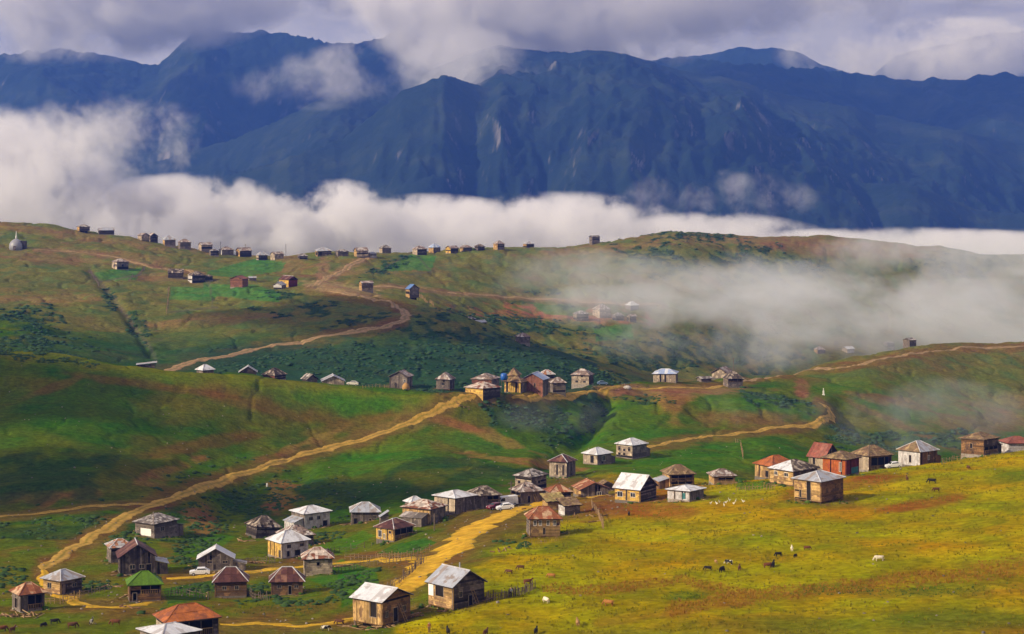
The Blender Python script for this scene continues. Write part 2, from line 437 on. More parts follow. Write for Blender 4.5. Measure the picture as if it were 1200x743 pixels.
# roads and tracks: px polylines, width in metres
ROADS = {
 'main_track':   dict(p=[(557,463),(545,466),(520,477),(480,495),(430,513),(380,527),(320,543),(270,559),(210,580),(165,596),(130,617),(100,634),(72,652),(50,668)], w=3.7, d=(340,700)),
 'left_track':   dict(p=[(180,590),(140,592),(95,595),(50,601),(0,605),(-60,608)], w=2.2, d=(440,700)),
 'village_road': dict(p=[(716,580),(680,583),(640,588),(610,596),(580,607),(556,622),(535,640),(510,655),(490,670),(470,690),(455,700)], w=6.2, d=(300,520)),
 'village_lane': dict(p=[(520,648),(480,655),(440,656),(400,660),(355,664),(310,668),(270,673),(235,676),(195,678)], w=2.6, d=(300,520)),
 'lower_lane':   dict(p=[(50,668),(62,690),(90,706),(130,712),(180,706)], w=3.4, d=(300,520)),
 'yard_lane':    dict(p=[(258,732),(310,731),(350,734),(390,731),(430,720)], w=2.4, d=(290,400)),
 'back_road':    dict(p=[(190,436),(215,427),(260,418),(300,409),(360,400),(420,388),(455,381),(474,373),(475,366),(462,357),(440,352),(410,345),(385,341)], w=4.6, d=(715,1120)),
 'upper_road':   dict(p=[(360,337),(380,328),(405,316),(425,304),(437,298)], w=5.0, d=(1000,1300)),
 'ridge_road':   dict(p=[(430,337),(455,335),(485,338),(530,344),(600,349),(660,352),(720,355),(780,358)], w=3.0, d=(1000,1300)),
 'hill_track':   dict(p=[(40,293),(80,294),(120,299),(165,309),(210,318),(240,320)], w=2.4, d=(1000,1320)),
 'valley_road':  dict(p=[(740,528),(770,522),(820,513),(870,507),(920,501),(955,497),(974,490),(972,482),(960,472)], w=3.4, d=(560,860)),
 'saddle_road':  dict(p=[(866,449),(900,441),(940,434),(985,431),(1020,424),(1060,416),(1100,411),(1150,408),(1215,405)], w=3.4, d=(700,1100)),
 'ridge_lane':   dict(p=[(600,467),(640,463),(700,459),(760,456),(820,455),(860,451)], w=3.2, d=(600,860)),
}
for r in ROADS.values():
    k = 2.1 if r['d'][0] < 900 else 1.5
    wpx = r['w'] * F / (sum(r['d']) / 2) * 0.30 * k
    A = mixc(A, G_MUD if r['d'][0] < 900 else (0.22, 0.13, 0.06), stroke(r['p'], wpx, d0=r['d'][0], d1=r['d'][1], wob=0.5) * 0.7)
A = mixc(A, (0.24, 0.13, 0.055), blob(760, 458, 110, 6, 0, d0=640, d1=860, wob=0.5) * 0.7)
A = mixc(A, (0.22, 0.11, 0.045), blob(940, 456, 9, 12, 10, d0=700, d1=1000, wob=0.4) * 0.8)
A = mixc(A, (0.24, 0.14, 0.07), blob(378, 318, 7, 16, 15, d0=1000, d1=1300, wob=0.4) * 0.7)
A = mixc(A, (0.34, 0.23, 0.12), blob(400, 338, 45, 6, 8, d0=950, d1=1200, wob=0.6) * 0.6)
A = mixc(A, (0.13, 0.10, 0.06), stroke([(105, 318), (130, 345), (155, 380), (178, 410), (186, 432)], 2.4, d0=720, d1=1200) * 0.6)
for pts in [[(105, 318), (118, 330), (165, 322), (170, 312)], [(198, 336), (196, 366), (255, 360)], [(442, 318), (485, 295), (505, 318), (480, 322)], [(505, 345), (535, 358), (520, 372), (500, 375)], [(245, 330), (250, 360)]]:
    A = mixc(A, (0.10, 0.09, 0.06), stroke(pts, 0.9, d0=900, d1=1350) * 0.7)
# garden plots in the village
for p, c in [([(372, 640), (400, 630), (420, 640), (395, 650)], G_VIVID), ([(440, 648), (460, 638), (500, 630), (512, 636), (490, 648)], (0.03, 0.12, 0.01)), ([(400, 634), (425, 622), (440, 628), (415, 640)], G_VIVID),
             ([(355, 676), (400, 655), (440, 668), (390, 690)], (0.055, 0.14, 0.01)), ([(200, 650), (250, 625), (275, 628), (240, 655)], G_VIVID), ([(375, 598), (410, 596), (410, 612), (380, 615)], G_VIVID),
             ([(190, 690), (250, 680), (250, 700), (195, 708)], (0.03, 0.10, 0.01)), ([(395, 670), (440, 665), (445, 690), (400, 712)], (0.04, 0.13, 0.01)), ([(860, 566), (900, 562), (905, 572), (865, 575)], G_VIVID)]:
    A = mixc(A, c, poly(p, d0=300, d1=520) * 0.75)
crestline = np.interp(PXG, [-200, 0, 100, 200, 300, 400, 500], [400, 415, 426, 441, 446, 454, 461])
A = mixc(A, (0.150, 0.150, 0.006), (1 - smooth(0, 16, PYG - crestline + edge * 6)) * (GD > 540) * (GD < 652) * (PXG < 520) * .6)  # sunlit hill crest painted in as a lighter olive strip
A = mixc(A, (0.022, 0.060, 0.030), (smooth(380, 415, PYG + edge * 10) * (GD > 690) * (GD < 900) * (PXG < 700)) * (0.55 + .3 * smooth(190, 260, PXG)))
A *= (1 + 0.10 * fine + 0.07 * edge)[..., None]
A = np.clip(A, 0.0006, 0.6)
def grid_mesh(name, X, Y, Z, colors, mat):
    n0, n1 = X.shape
    me = bpy.data.meshes.new(name)
    V = np.stack([X, Y, Z], -1).reshape(-1, 3)
    i, j = np.meshgrid(np.arange(n0 - 1), np.arange(n1 - 1), indexing='ij')
    a = (i * n1 + j).ravel(); q = np.stack([a, a + 1, a + n1 + 1, a + n1], -1)
    me.vertices.add(len(V)); me.vertices.foreach_set('co', V.ravel().astype(np.float32))
    me.loops.add(q.size); me.loops.foreach_set('vertex_index', q.ravel().astype(np.int32))
    me.polygons.add(len(q)); me.polygons.foreach_set('loop_start', (np.arange(len(q)) * 4).astype(np.int32))
    me.polygons.foreach_set('use_smooth', np.ones(len(q), bool))
    me.update(calc_edges=True)
    if colors is not None:
        at = me.color_attributes.new('tint', 'FLOAT_COLOR', 'POINT')
        c = np.concatenate([colors.reshape(-1, 3), np.ones((len(V), 1))], 1)
        at.data.foreach_set('color', c.ravel().astype(np.float32))
    me.materials.append(mat)
    return link(bpy.data.objects.new(name, me))

def ground_mat():
    m, nt, b = new_mat('meadow_ground', 1.0, 0.0)
    N = nt.nodes.new; L = nt.links.new
    at = N('ShaderNodeAttribute'); at.attribute_name = 'tint'
    tc = N('ShaderNodeTexCoord')
    n1 = N('ShaderNodeTexNoise'); n1.inputs['Scale'].default_value = 0.75; n1.inputs['Detail'].default_value = 7; n1.inputs['Roughness'].default_value = 0.7
    n2 = N('ShaderNodeTexNoise'); n2.inputs['Scale'].default_value = 0.07; n2.inputs['Detail'].default_value = 5
    mp = N('ShaderNodeMapping'); mp.inputs['Scale'].default_value = (0.7, 1.3, 1.0); mp.inputs['Rotation'].default_value = (0, 0, 0.2)
    n3 = N('ShaderNodeTexNoise'); n3.inputs['Scale'].default_value = 0.5; n3.inputs['Detail'].default_value = 6; n3.inputs['Roughness'].default_value = 0.65
    L(tc.outputs['Object'], n1.inputs[0]); L(tc.outputs['Object'], n2.inputs[0]); L(tc.outputs['Object'], mp.inputs[0]); L(mp.outputs[0], n3.inputs[0])
    r = N('ShaderNodeMapRange'); r.inputs[1].default_value = 0.32; r.inputs[2].default_value = 0.68; r.inputs[3].default_value = 0.66; r.inputs[4].default_value = 1.34
    L(n1.outputs[0], r.inputs[0])
    r3 = N('ShaderNodeMapRange'); r3.inputs[1].default_value = 0.3; r3.inputs[2].default_value = 0.7; r3.inputs[3].default_value = 0.78; r3.inputs[4].default_value = 1.22
    L(n3.outputs[0], r3.inputs[0])
    mu = N('ShaderNodeMath'); mu.operation = 'MULTIPLY'; L(r.outputs[0], mu.inputs[0]); L(r3.outputs[0], mu.inputs[1])
    vm = N('ShaderNodeVectorMath'); vm.operation = 'SCALE'; L(at.outputs['Color'], vm.inputs[0]); L(mu.outputs[0], vm.inputs['Scale'])
    hs = N('ShaderNodeHueSaturation'); r2 = N('ShaderNodeMapRange'); r2.inputs[1].default_value = 0.3; r2.inputs[2].default_value = 0.7; r2.inputs[3].default_value = 0.47; r2.inputs[4].default_value = 0.53
    L(n2.outputs[0], r2.inputs[0]); L(r2.outputs[0], hs.inputs['Hue']); L(vm.outputs[0], hs.inputs['Color'])
    L(hs.outputs[0], b.inputs['Base Color'])
    bp = N('ShaderNodeBump'); bp.inputs['Strength'].default_value = 0.85; bp.inputs['Distance'].default_value = 0.55
    L(n1.outputs[0], bp.inputs['Height']); L(bp.outputs[0], b.inputs['Normal'])
    return m
GROUND = ground_mat()
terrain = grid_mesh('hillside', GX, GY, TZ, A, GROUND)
tag(terrain, kind='structure')

# ---- dirt roads: strips laid just above the ground
def soil_mat(name, c1, c2):
    m, nt, b = new_mat(name, 0.95, 0.1)
    N = nt.nodes.new; L = nt.links.new
    tc = N('ShaderNodeTexCoord')
    n = N('ShaderNodeTexNoise'); n.inputs['Scale'].default_value = 0.45; n.inputs['Detail'].default_value = 7; n.inputs['Roughness'].default_value = 0.7
    L(tc.outputs['Object'], n.inputs[0])
    r = N('ShaderNodeValToRGB'); r.color_ramp.elements[0].position = 0.35; r.color_ramp.elements[0].color = (*c1, 1); r.color_ramp.elements[1].position = 0.65; r.color_ramp.elements[1].color = (*c2, 1)
    at = N('ShaderNodeAttribute'); at.attribute_name = 'worn'; mx = N('ShaderNodeMix'); mx.data_type = 'RGBA'; mx.inputs['A'].default_value = (c1[0] * .55, c1[1] * .8, c1[2] * .5, 1); L(at.outputs['Fac'], mx.inputs['Factor']); L(r.outputs[0], mx.inputs['B'])
    L(n.outputs[0], r.inputs[0]); L(mx.outputs['Result'], b.inputs['Base Color'])
    bp = N('ShaderNodeBump'); bp.inputs['Strength'].default_value = 0.6; bp.inputs['Distance'].default_value = 0.3
    L(n.outputs[0], bp.inputs['Height']); L(bp.outputs[0], b.inputs['Normal'])
    return m
DIRT_NEAR = soil_mat('yellow_dirt', (0.40, 0.21, 0.010), (0.74, 0.44, 0.030))
DIRT_FAR = soil_mat('pale_dirt', (0.25, 0.15, 0.07), (0.42, 0.27, 0.14))
DIRT_MID = soil_mat('brown_dirt', (0.30, 0.17, 0.025), (0.56, 0.34, 0.07))

def catmull(P, n):
    out = []
    P = [P[0] * 2 - P[1]] + P + [P[-1] * 2 - P[-2]]
    for i in range(1, len(P) - 2):
        for k in range(n):
            t = k / n
            out.append(0.5 * ((2 * P[i]) + (P[i+1] - P[i-1]) * t + (2*P[i-1] - 5*P[i] + 4*P[i+1] - P[i+2]) * t*t + (3*P[i] - P[i-1] - 3*P[i+1] + P[i+2]) * t**3))
    out.append(P[-2]); return out

def road(name, r, mat):
    pts = [ground(px, py, *r['d']) for px, py in r['p']]
    flat = [Vector((p.x, p.y)) for p in pts]
    line = catmull(flat, 26)
    V = []; Fc = []; T = []; K = 7
    lift = 0.12 if r['d'][0] < 600 else 0.22
    for i, p in enumerate(line):
        t = (line[min(i+1, len(line)-1)] - line[max(i-1, 0)])
        if t.length < 1e-6: t = Vector((1, 0))
        t.normalize(); nrm = Vector((-t.y, t.x))
        fl = 1 + (.55 * math.exp(-((i / len(line) - .62) / .16) ** 2) if r['w'] > 6 else 0)
        wl_ = r['w'] / 2 * fl * (1 + 0.55 * float(gnoise(i * 0.13, 3.3, 5)) + 0.18 * float(gnoise(i * 0.9, 1.3, 6)))
        wr_ = r['w'] / 2 * fl * (1 + 0.55 * float(gnoise(i * 0.13, 8.3, 7)) + 0.18 * float(gnoise(i * 0.9, 7.3, 8)))
        # taper the ends to nothing
        e = min(1.0, min(i, len(line) - 1 - i) / 10 + 0.25)
        for k in range(K):
            s = -wl_ * e + (wl_ + wr_) * e * k / (K - 1)
            q = p + nrm * s
            edge_k = abs(k - (K - 1) / 2) / ((K - 1) / 2)
            z = Zt(q.x, q.y) + lift * (1 - edge_k ** 6) - (0.12 if edge_k == 1 else 0)
            rut = -0.05 if k in (2, 4) else 0
            V.append((q.x, q.y, z + rut)); T.append((0.0, .95, .9, .25, .9, .95, 0.0)[k] if r['w'] < 6 else (0, .8, .95, .8, .95, .8, 0)[k])
    for i in range(len(line) - 1):
        for k in range(K - 1):
            a = i * K + k
            Fc.append((a, a + 1, a + K + 1, a + K))
    o = mesh_obj(name, V, Fc, mat, smooth_shade=True)
    T = np.array(T); T = np.clip(T + .16 * RNG.standard_normal(len(T)) * (T > 0), 0, 1)
    at = o.data.color_attributes.new('worn', 'FLOAT_COLOR', 'POINT'); at.data.foreach_set('color', np.repeat(T[:, None], 4, 1).astype(np.float32).ravel())
    # make the strip face up
    if o.data.polygons[0].normal.z < 0:
        o.data.flip_normals()
    return tag(o, kind='structure')
for k, r in ROADS.items():
    mat = DIRT_NEAR if k in ('village_road', 'village_lane', 'lower_lane', 'yard_lane') else (DIRT_MID if r['d'][0] < 700 else DIRT_FAR)
    road('dirt_road' if 'road' in k else 'dirt_track', r, mat)

# ------------------------------------------------------------------ mountains
MKX = [-1200, -300, 0, 60, 110, 150, 185, 215, 240, 270, 330, 380, 430, 465, 500, 540, 600, 660, 720, 790, 840, 900, 960, 1010, 1060, 1110, 1160, 1200, 1500, 2400]
MKY = [90, 75, 65, 58, 60, 70, 76, 48, 31, 38, 36, 48, 50, 35, 50, 62, 56, 64, 72, 66, 72, 76, 80, 86, 92, 95, 86, 88, 80, 100]
mpx = np.concatenate([np.linspace(-1500, -150, 60, endpoint=False), np.linspace(-150, 1350, 620), np.linspace(1350, 2700, 61)[1:]])
mpd = np.concatenate([np.linspace(3300, 7600, 300), np.linspace(7600, 9500, 20)[1:]])
MD, MP = np.meshgrid(mpd, mpx, indexing='ij')
MX = (MP - 600) / F * MD
crest_row = np.interp(mpx, MKX, MKY) + 2.5 * fbm(mpx / 35, mpx * 0, 4, 201)
DCREST = 7200 + 250 * gnoise(mpx / 150, mpx * 0 + .5, 203)
zc = CAM_Z + (HY - crest_row) / F * DCREST
tt = (MD - 3300) / (DCREST[None, :] - 3300)
up = np.clip(tt, 0, 1)
prof = np.interp(up, [0, .25, .5, .75, .9, 1.0], [0, .10, .30, .62, .86, 1.0])
z0 = -560.0
MZ = z0 + (zc[None, :] - z0) * prof
MZ -= np.clip(tt - 1, 0, 1) * 2200
# spurs and ravines running down from the crest
warp = 260 * fbm(MX / 900, MD / 900, 3, 205)
spur = 1 - np.abs(gnoise((MX + warp) / 620 + MD / 1900, MD / 2600, 207)) * 2
spur2 = 1 - np.abs(gnoise((MX + warp * .6) / 230 - MD / 2400, MD / 900, 209)) * 2
spur3 = 1 - np.abs(fbm((MX + warp * .3) / 95, MD / 260, 3, 211)) * 1.6
amp = np.sin(np.clip(up, 0, 1) * math.pi) ** 0.7 * (tt < 1)
rough = np.interp(MP, [-1500, 150, 230, 560, 620, 2700], [.55, .6, 1.0, 1.0, .45, .5])
MZ += amp * (150 * (spur - .5) + 40 * rough * (spur2 - .5) + 26 * rough * (spur3 - .5))
MZ += 9 * fbm(MX / 60, MD / 60, 4, 213) * (up > 0.02)
# a nearer ridge crossing in front of the summits, from the left foot up to the middle of the range
k2 = [(-200, 230), (60, 215), (180, 190), (260, 168), (330, 142), (380, 120), (430, 108), (475, 96), (520, 78), (560, 62), (600, 60), (680, 74), (800, 92), (1000, 130), (1300, 190)]
row2 = np.interp(mpx, [a for a, b in k2], [b for a, b in k2]) + 2 * fbm(mpx / 22, mpx * 0, 4, 221)
D2 = 5900 + 260 * gnoise(mpx / 120, mpx * 0 + .5, 223)
z2 = CAM_Z + (HY - row2) / F * D2
tent = z2[None, :] - np.abs(MD - D2[None, :]) * np.where(MD < D2[None, :], .34, .8) + (34 * (spur2 - .5) + 18 * (spur3 - .5) + 8 * fbm(MX / 50, MD / 50, 4, 225)) * smooth(0, 500, np.abs(MD - D2[None, :]))
MZ = np.where(tent > MZ, tent, MZ)
# a third spur low on the left
k3 = [(-300, 255), (100, 235), (260, 215), (400, 190), (470, 150), (520, 140), (580, 168), (620, 215), (680, 245), (900, 280)]
row3 = np.interp(mpx, [a for a, b in k3], [b for a, b in k3]) + 2 * fbm(mpx / 22, mpx * 0, 4, 231)
D3 = 5000 + 200 * gnoise(mpx / 100, mpx * 0 + .5, 233)
z3 = CAM_Z + (HY - row3) / F * D3
tent = z3[None, :] - np.abs(MD - D3[None, :]) * np.where(MD < D3[None, :], .42, .8) + (30 * (spur2 - .5) + 16 * (spur3 - .5) + 8 * fbm(MX / 50, MD / 50, 4, 235)) * smooth(0, 400, np.abs(MD - D3[None, :]))
MZ = np.where(tent > MZ, tent, MZ)
# the forested shoulder on the right
sh = np.exp(-(((MP - 760) / 330) ** 2)) * np.exp(-(((MD - 5000) / 620) ** 2))
MZ += 190 * sh
sh2 = np.exp(-(((MP - 1080) / 260) ** 2)) * np.exp(-(((MD - 4500) / 500) ** 2))
MZ += 110 * sh2
def mountain_mat():
    m, nt, b = new_mat('mountain_forest', 0.95, 0.1)
    N = nt.nodes.new; L = nt.links.new
    tc = N('ShaderNodeTexCoord')
    n = N('ShaderNodeTexNoise'); n.inputs['Scale'].default_value = 0.004; n.inputs['Detail'].default_value = 9; n.inputs['Roughness'].default_value = 0.65
    L(tc.outputs['Object'], n.inputs[0])
    r = N('ShaderNodeValToRGB'); e = r.color_ramp.elements
    e[0].position = 0.38; e[0].color = (0.006, 0.016, 0.014, 1); e[1].position = 0.70; e[1].color = (0.032, 0.046, 0.026, 1)  # forest tones darkened, putting cloud shade into the colour
    k = e.new(0.52); k.color = (0.010, 0.022, 0.017, 1)
    L(n.outputs[0], r.inputs[0])
    geo = N('ShaderNodeNewGeometry'); sp = N('ShaderNodeSeparateXYZ'); L(geo.outputs['True Normal'], sp.inputs[0])
    st = N('ShaderNodeMapRange'); st.inputs[1].default_value = 0.60; st.inputs[2].default_value = 0.46; L(sp.outputs['Z'], st.inputs[0])
    n2 = N('ShaderNodeTexNoise'); n2.inputs['Scale'].default_value = 0.011; n2.inputs['Detail'].default_value = 6; L(tc.outputs['Object'], n2.inputs[0])
    r2 = N('ShaderNodeMapRange'); r2.inputs[1].default_value = 0.50; r2.inputs[2].default_value = 0.66; L(n2.outputs[0], r2.inputs[0])
    mu = N('ShaderNodeMath'); mu.operation = 'MULTIPLY'; L(st.outputs[0], mu.inputs[0]); L(r2.outputs[0], mu.inputs[1])
    mx = N('ShaderNodeMix'); mx.data_type = 'RGBA'; L(mu.outputs[0], mx.inputs['Factor']); L(r.outputs[0], mx.inputs['A']); mx.inputs['B'].default_value = (0.15, 0.14, 0.14, 1)
    L(mx.outputs['Result'], b.inputs['Base Color'])
    bp = N('ShaderNodeBump'); bp.inputs['Strength'].default_value = 1.0; bp.inputs['Distance'].default_value = 26; L(n2.outputs[0], bp.inputs['Height']); L(bp.outputs[0], b.inputs['Normal'])
    return m
MOUNT = mountain_mat()
mountain = grid_mesh('mountain_range', MX, MD, MZ, None, MOUNT); tag(mountain, kind='structure')
# farther summits
def far_ridge(name, kx, ky, D, seed):
    px = np.linspace(kx[0], kx[-1], 260); dd = np.linspace(D - 900, D + 500, 40)
    a, p = np.meshgrid(dd, px, indexing='ij'); X = (p - 600) / F * a
    row = np.interp(px, kx, ky); zc = CAM_Z + (HY - row) / F * D
    t = 1 - np.abs(a - D) / np.where(a < D, 900, 500)
    Z = zc[None, :] * t + (-100) * (1 - t) + 22 * fbm(X / 160, a / 160, 5, seed) * np.clip(1.6 - t, 0, 1)
    o = grid_mesh(name, X, a, Z, None, MOUNT); return tag(o, kind='structure')
far_ridge('far_mountain', [700, 760, 830, 870, 905, 935, 965, 1010, 1080], [95, 78, 62, 56, 55, 62, 76, 88, 110], 8600, 301)
far_ridge('far_mountain', [1000, 1050, 1100, 1130, 1160, 1200, 1300, 1450, 1700], [110, 64, 52, 44, 38, 34, 20, 50, 90], 10200, 303)
# ------------------------------------------------------------------ wood, tin and paint
def board_mat(name, col, var=0.35, rough=0.85, grain=(9, 9, 9), dark=0.45, spec=0.15, metal=0.0, stain=None, stain_amt=0.5, gscale=1.0):
    """tone differs from board to board; grain and stains from noise"""
    m, nt, b = new_mat(name, rough, spec)
    N = nt.nodes.new; L = nt.links.new
    geo = N('ShaderNodeNewGeometry'); oi = N('ShaderNodeObjectInfo'); tc = N('ShaderNodeTexCoord')
    ad = N('ShaderNodeMath'); ad.operation = 'ADD'; L(geo.outputs['Random Per Island'], ad.inputs[0]); L(oi.outputs['Random'], ad.inputs[1])
    fr = N('ShaderNodeMath'); fr.operation = 'FRACT'; L(ad.outputs[0], fr.inputs[0])
    mr = N('ShaderNodeMapRange'); mr.inputs[3].default_value = 1 - var; mr.inputs[4].default_value = 1 + var; L(fr.outputs[0], mr.inputs[0])
    n = N('ShaderNodeTexNoise'); n.inputs['Scale'].default_value = 1.4 * gscale; n.inputs['Detail'].default_value = 6; n.inputs['Roughness'].default_value = 0.7
    L(tc.outputs['Object'], n.inputs[0])
    m2 = N('ShaderNodeMapRange'); m2.inputs[1].default_value = 0.3; m2.inputs[2].default_value = 0.7; m2.inputs[3].default_value = 1 - dark; m2.inputs[4].default_value = 1.2; L(n.outputs[0], m2.inputs[0])
    mu = N('ShaderNodeMath'); mu.operation = 'MULTIPLY'; L(mr.outputs[0], mu.inputs[0]); L(m2.outputs[0], mu.inputs[1])
    vm = N('ShaderNodeVectorMath'); vm.operation = 'SCALE'; L(mu.outputs[0], vm.inputs['Scale'])
    if stain:
        n2 = N('ShaderNodeTexNoise'); n2.inputs['Scale'].default_value = 0.75; n2.inputs['Detail'].default_value = 5; L(tc.outputs['Object'], n2.inputs[0])
        a2 = N('ShaderNodeMath'); a2.operation = 'MULTIPLY_ADD'; L(fr.outputs[0], a2.inputs[0]); a2.inputs[1].default_value = 0.35; L(n2.outputs[0], a2.inputs[2])
        r2 = N('ShaderNodeMapRange'); r2.inputs[1].default_value = 0.85 - 0.4 * stain_amt; r2.inputs[2].default_value = 0.95 - 0.4 * stain_amt; L(a2.outputs[0], r2.inputs[0])
        mx = N('ShaderNodeMix'); mx.data_type = 'RGBA'; mx.inputs['A'].default_value = (*col, 1); mx.inputs['B'].default_value = (*stain, 1); L(r2.outputs[0], mx.inputs['Factor']); L(mx.outputs['Result'], vm.inputs[0])
    else:
        vm.inputs[0].default_value = col
    L(vm.outputs[0], b.inputs['Base Color'])
    b.inputs['Metallic'].default_value = metal
    bp = N('ShaderNodeBump'); bp.inputs['Strength'].default_value = 0.4; bp.inputs['Distance'].default_value = 0.05; L(n.outputs[0], bp.inputs['Height']); L(bp.outputs[0], b.inputs['Normal'])
    return m
M = {
 'tin_white': board_mat('white_tin', (0.62, 0.63, 0.66), 0.10, 0.5, dark=0.15, spec=0.4, stain=(0.40, 0.38, 0.38), stain_amt=0.35),
 'tin_grey':  board_mat('grey_tin', (0.36, 0.38, 0.43), 0.18, 0.5, dark=0.2, spec=0.4, stain=(0.24, 0.20, 0.18), stain_amt=0.4),
 'tin_blue':  board_mat('blue_tin', (0.30, 0.38, 0.58), 0.16, 0.5, dark=0.2, spec=0.4, stain=(0.5, 0.52, 0.56), stain_amt=0.4),
 'tin_deepblue': board_mat('deep_blue_tin', (0.08, 0.16, 0.36), 0.2, 0.5, dark=0.2, spec=0.4),
 'shingle':   board_mat('grey_shingle', (0.20, 0.17, 0.155), 0.50, 0.9, stain=(0.36, 0.33, 0.31), stain_amt=0.5),
 'shingle_dark': board_mat('dark_shingle', (0.125, 0.095, 0.075), 0.55, 0.9, stain=(0.30, 0.25, 0.20), stain_amt=0.35),
 'shingle_tan': board_mat('tan_shingle', (0.34, 0.235, 0.12), 0.45, 0.9, stain=(0.16, 0.10, 0.06), stain_amt=0.5),
 'shingle_pink': board_mat('pinkish_shingle', (0.30, 0.215, 0.18), 0.4, 0.9, stain=(0.42, 0.38, 0.35), stain_amt=0.4),
 'rust':      board_mat('rusty_tin', (0.30, 0.105, 0.045), 0.32, 0.7, stain=(0.42, 0.28, 0.17), stain_amt=0.32),
 'rust_patch': board_mat('rusty_patched_tin', (0.29, 0.11, 0.06), 0.4, 0.7, stain=(0.50, 0.42, 0.36), stain_amt=0.62),
 'rust_white': board_mat('white_tin_patched_with_rust', (0.52, 0.50, 0.50), 0.25, 0.6, stain=(0.33, 0.15, 0.07), stain_amt=0.55),
 'orange':    board_mat('orange_tin', (0.42, 0.13, 0.035), 0.22, 0.6, stain=(0.24, 0.08, 0.035), stain_amt=0.45),
 'maroon':    board_mat('maroon_tin', (0.105, 0.042, 0.036), 0.30, 0.6, stain=(0.18, 0.09, 0.06), stain_amt=0.35),
 'redroof':   board_mat('red_tin', (0.27, 0.085, 0.055), 0.25, 0.6, stain=(0.25, 0.10, 0.07), stain_amt=0.4),
 'green_tarp': board_mat('green_tarpaulin', (0.085, 0.17, 0.012), 0.2, 0.6, dark=0.35, gscale=1.5),
 'pale_yellow': board_mat('straw_shingle', (0.42, 0.33, 0.13), 0.35, 0.9, stain=(0.25, 0.17, 0.07), stain_amt=0.4),
 'w_grey':    board_mat('grey_planks', (0.23, 0.185, 0.15), 0.60, stain=(0.10, 0.08, 0.07), stain_amt=0.4),
 'w_tan':     board_mat('tan_planks', (0.52, 0.33, 0.13), 0.55, stain=(0.20, 0.12, 0.06), stain_amt=0.36),  # brightened so that left walls look sunlit
 'w_pale':    board_mat('pale_planks', (0.54, 0.43, 0.31), 0.42, stain=(0.22, 0.17, 0.13), stain_amt=0.5),
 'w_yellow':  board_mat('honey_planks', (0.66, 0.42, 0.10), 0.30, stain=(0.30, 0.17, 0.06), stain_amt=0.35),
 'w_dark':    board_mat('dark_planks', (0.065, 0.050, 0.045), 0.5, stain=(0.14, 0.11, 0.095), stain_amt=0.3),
 'w_brown':   board_mat('brown_logs', (0.24, 0.13, 0.055), 0.55, stain=(0.09, 0.055, 0.035), stain_amt=0.4),
 'w_white':   board_mat('whitewashed_boards', (0.60, 0.57, 0.56), 0.14, stain=(0.38, 0.34, 0.32), stain_amt=0.35),
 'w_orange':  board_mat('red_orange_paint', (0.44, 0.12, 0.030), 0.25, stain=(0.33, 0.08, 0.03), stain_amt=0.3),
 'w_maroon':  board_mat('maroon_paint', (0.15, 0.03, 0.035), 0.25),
 'w_red':     board_mat('red_brick_boards', (0.26, 0.11, 0.07), 0.4, stain=(0.15, 0.07, 0.05), stain_amt=0.4),
 'stone':     board_mat('field_stone', (0.22, 0.19, 0.16), 0.5, 0.95),
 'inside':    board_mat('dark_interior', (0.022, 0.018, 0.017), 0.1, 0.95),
 'glass':     board_mat('dark_glass', (0.02, 0.025, 0.035), 0.1, 0.12, spec=0.6, dark=0.1),
 'frame':     board_mat('window_wood', (0.30, 0.24, 0.19), 0.3),
 'frame_white': board_mat('white_window_wood', (0.62, 0.58, 0.55), 0.1, dark=0.15),
 'timber':    board_mat('raw_timber', (0.40, 0.26, 0.12), 0.35, stain=(0.22, 0.14, 0.08), stain_amt=0.4),
 'post':      board_mat('weathered_post', (0.16, 0.12, 0.09), 0.4),
 'teal':      board_mat('teal_paint', (0.06, 0.20, 0.20), 0.2),
 'white_tarp': board_mat('white_sheet', (0.74, 0.70, 0.66), 0.05, dark=0.08),
}

def clip_poly(P, axis, lo, hi):
    """clip a 2-D polygon to lo <= p[axis] <= hi"""
    for sgn, lim in ((1, lo), (-1, -hi)):
        out = []
        for i in range(len(P)):
            a, b = P[i], P[(i + 1) % len(P)]
            da, db = sgn * a[axis] - lim, sgn * b[axis] - lim
            if da >= 0: out.append(a)
            if (da >= 0) != (db >= 0):
                t = da / (da - db); out.append((a[0] + (b[0]-a[0]) * t, a[1] + (b[1]-a[1]) * t))
        P = out
        if len(P) < 3: return []
    return P

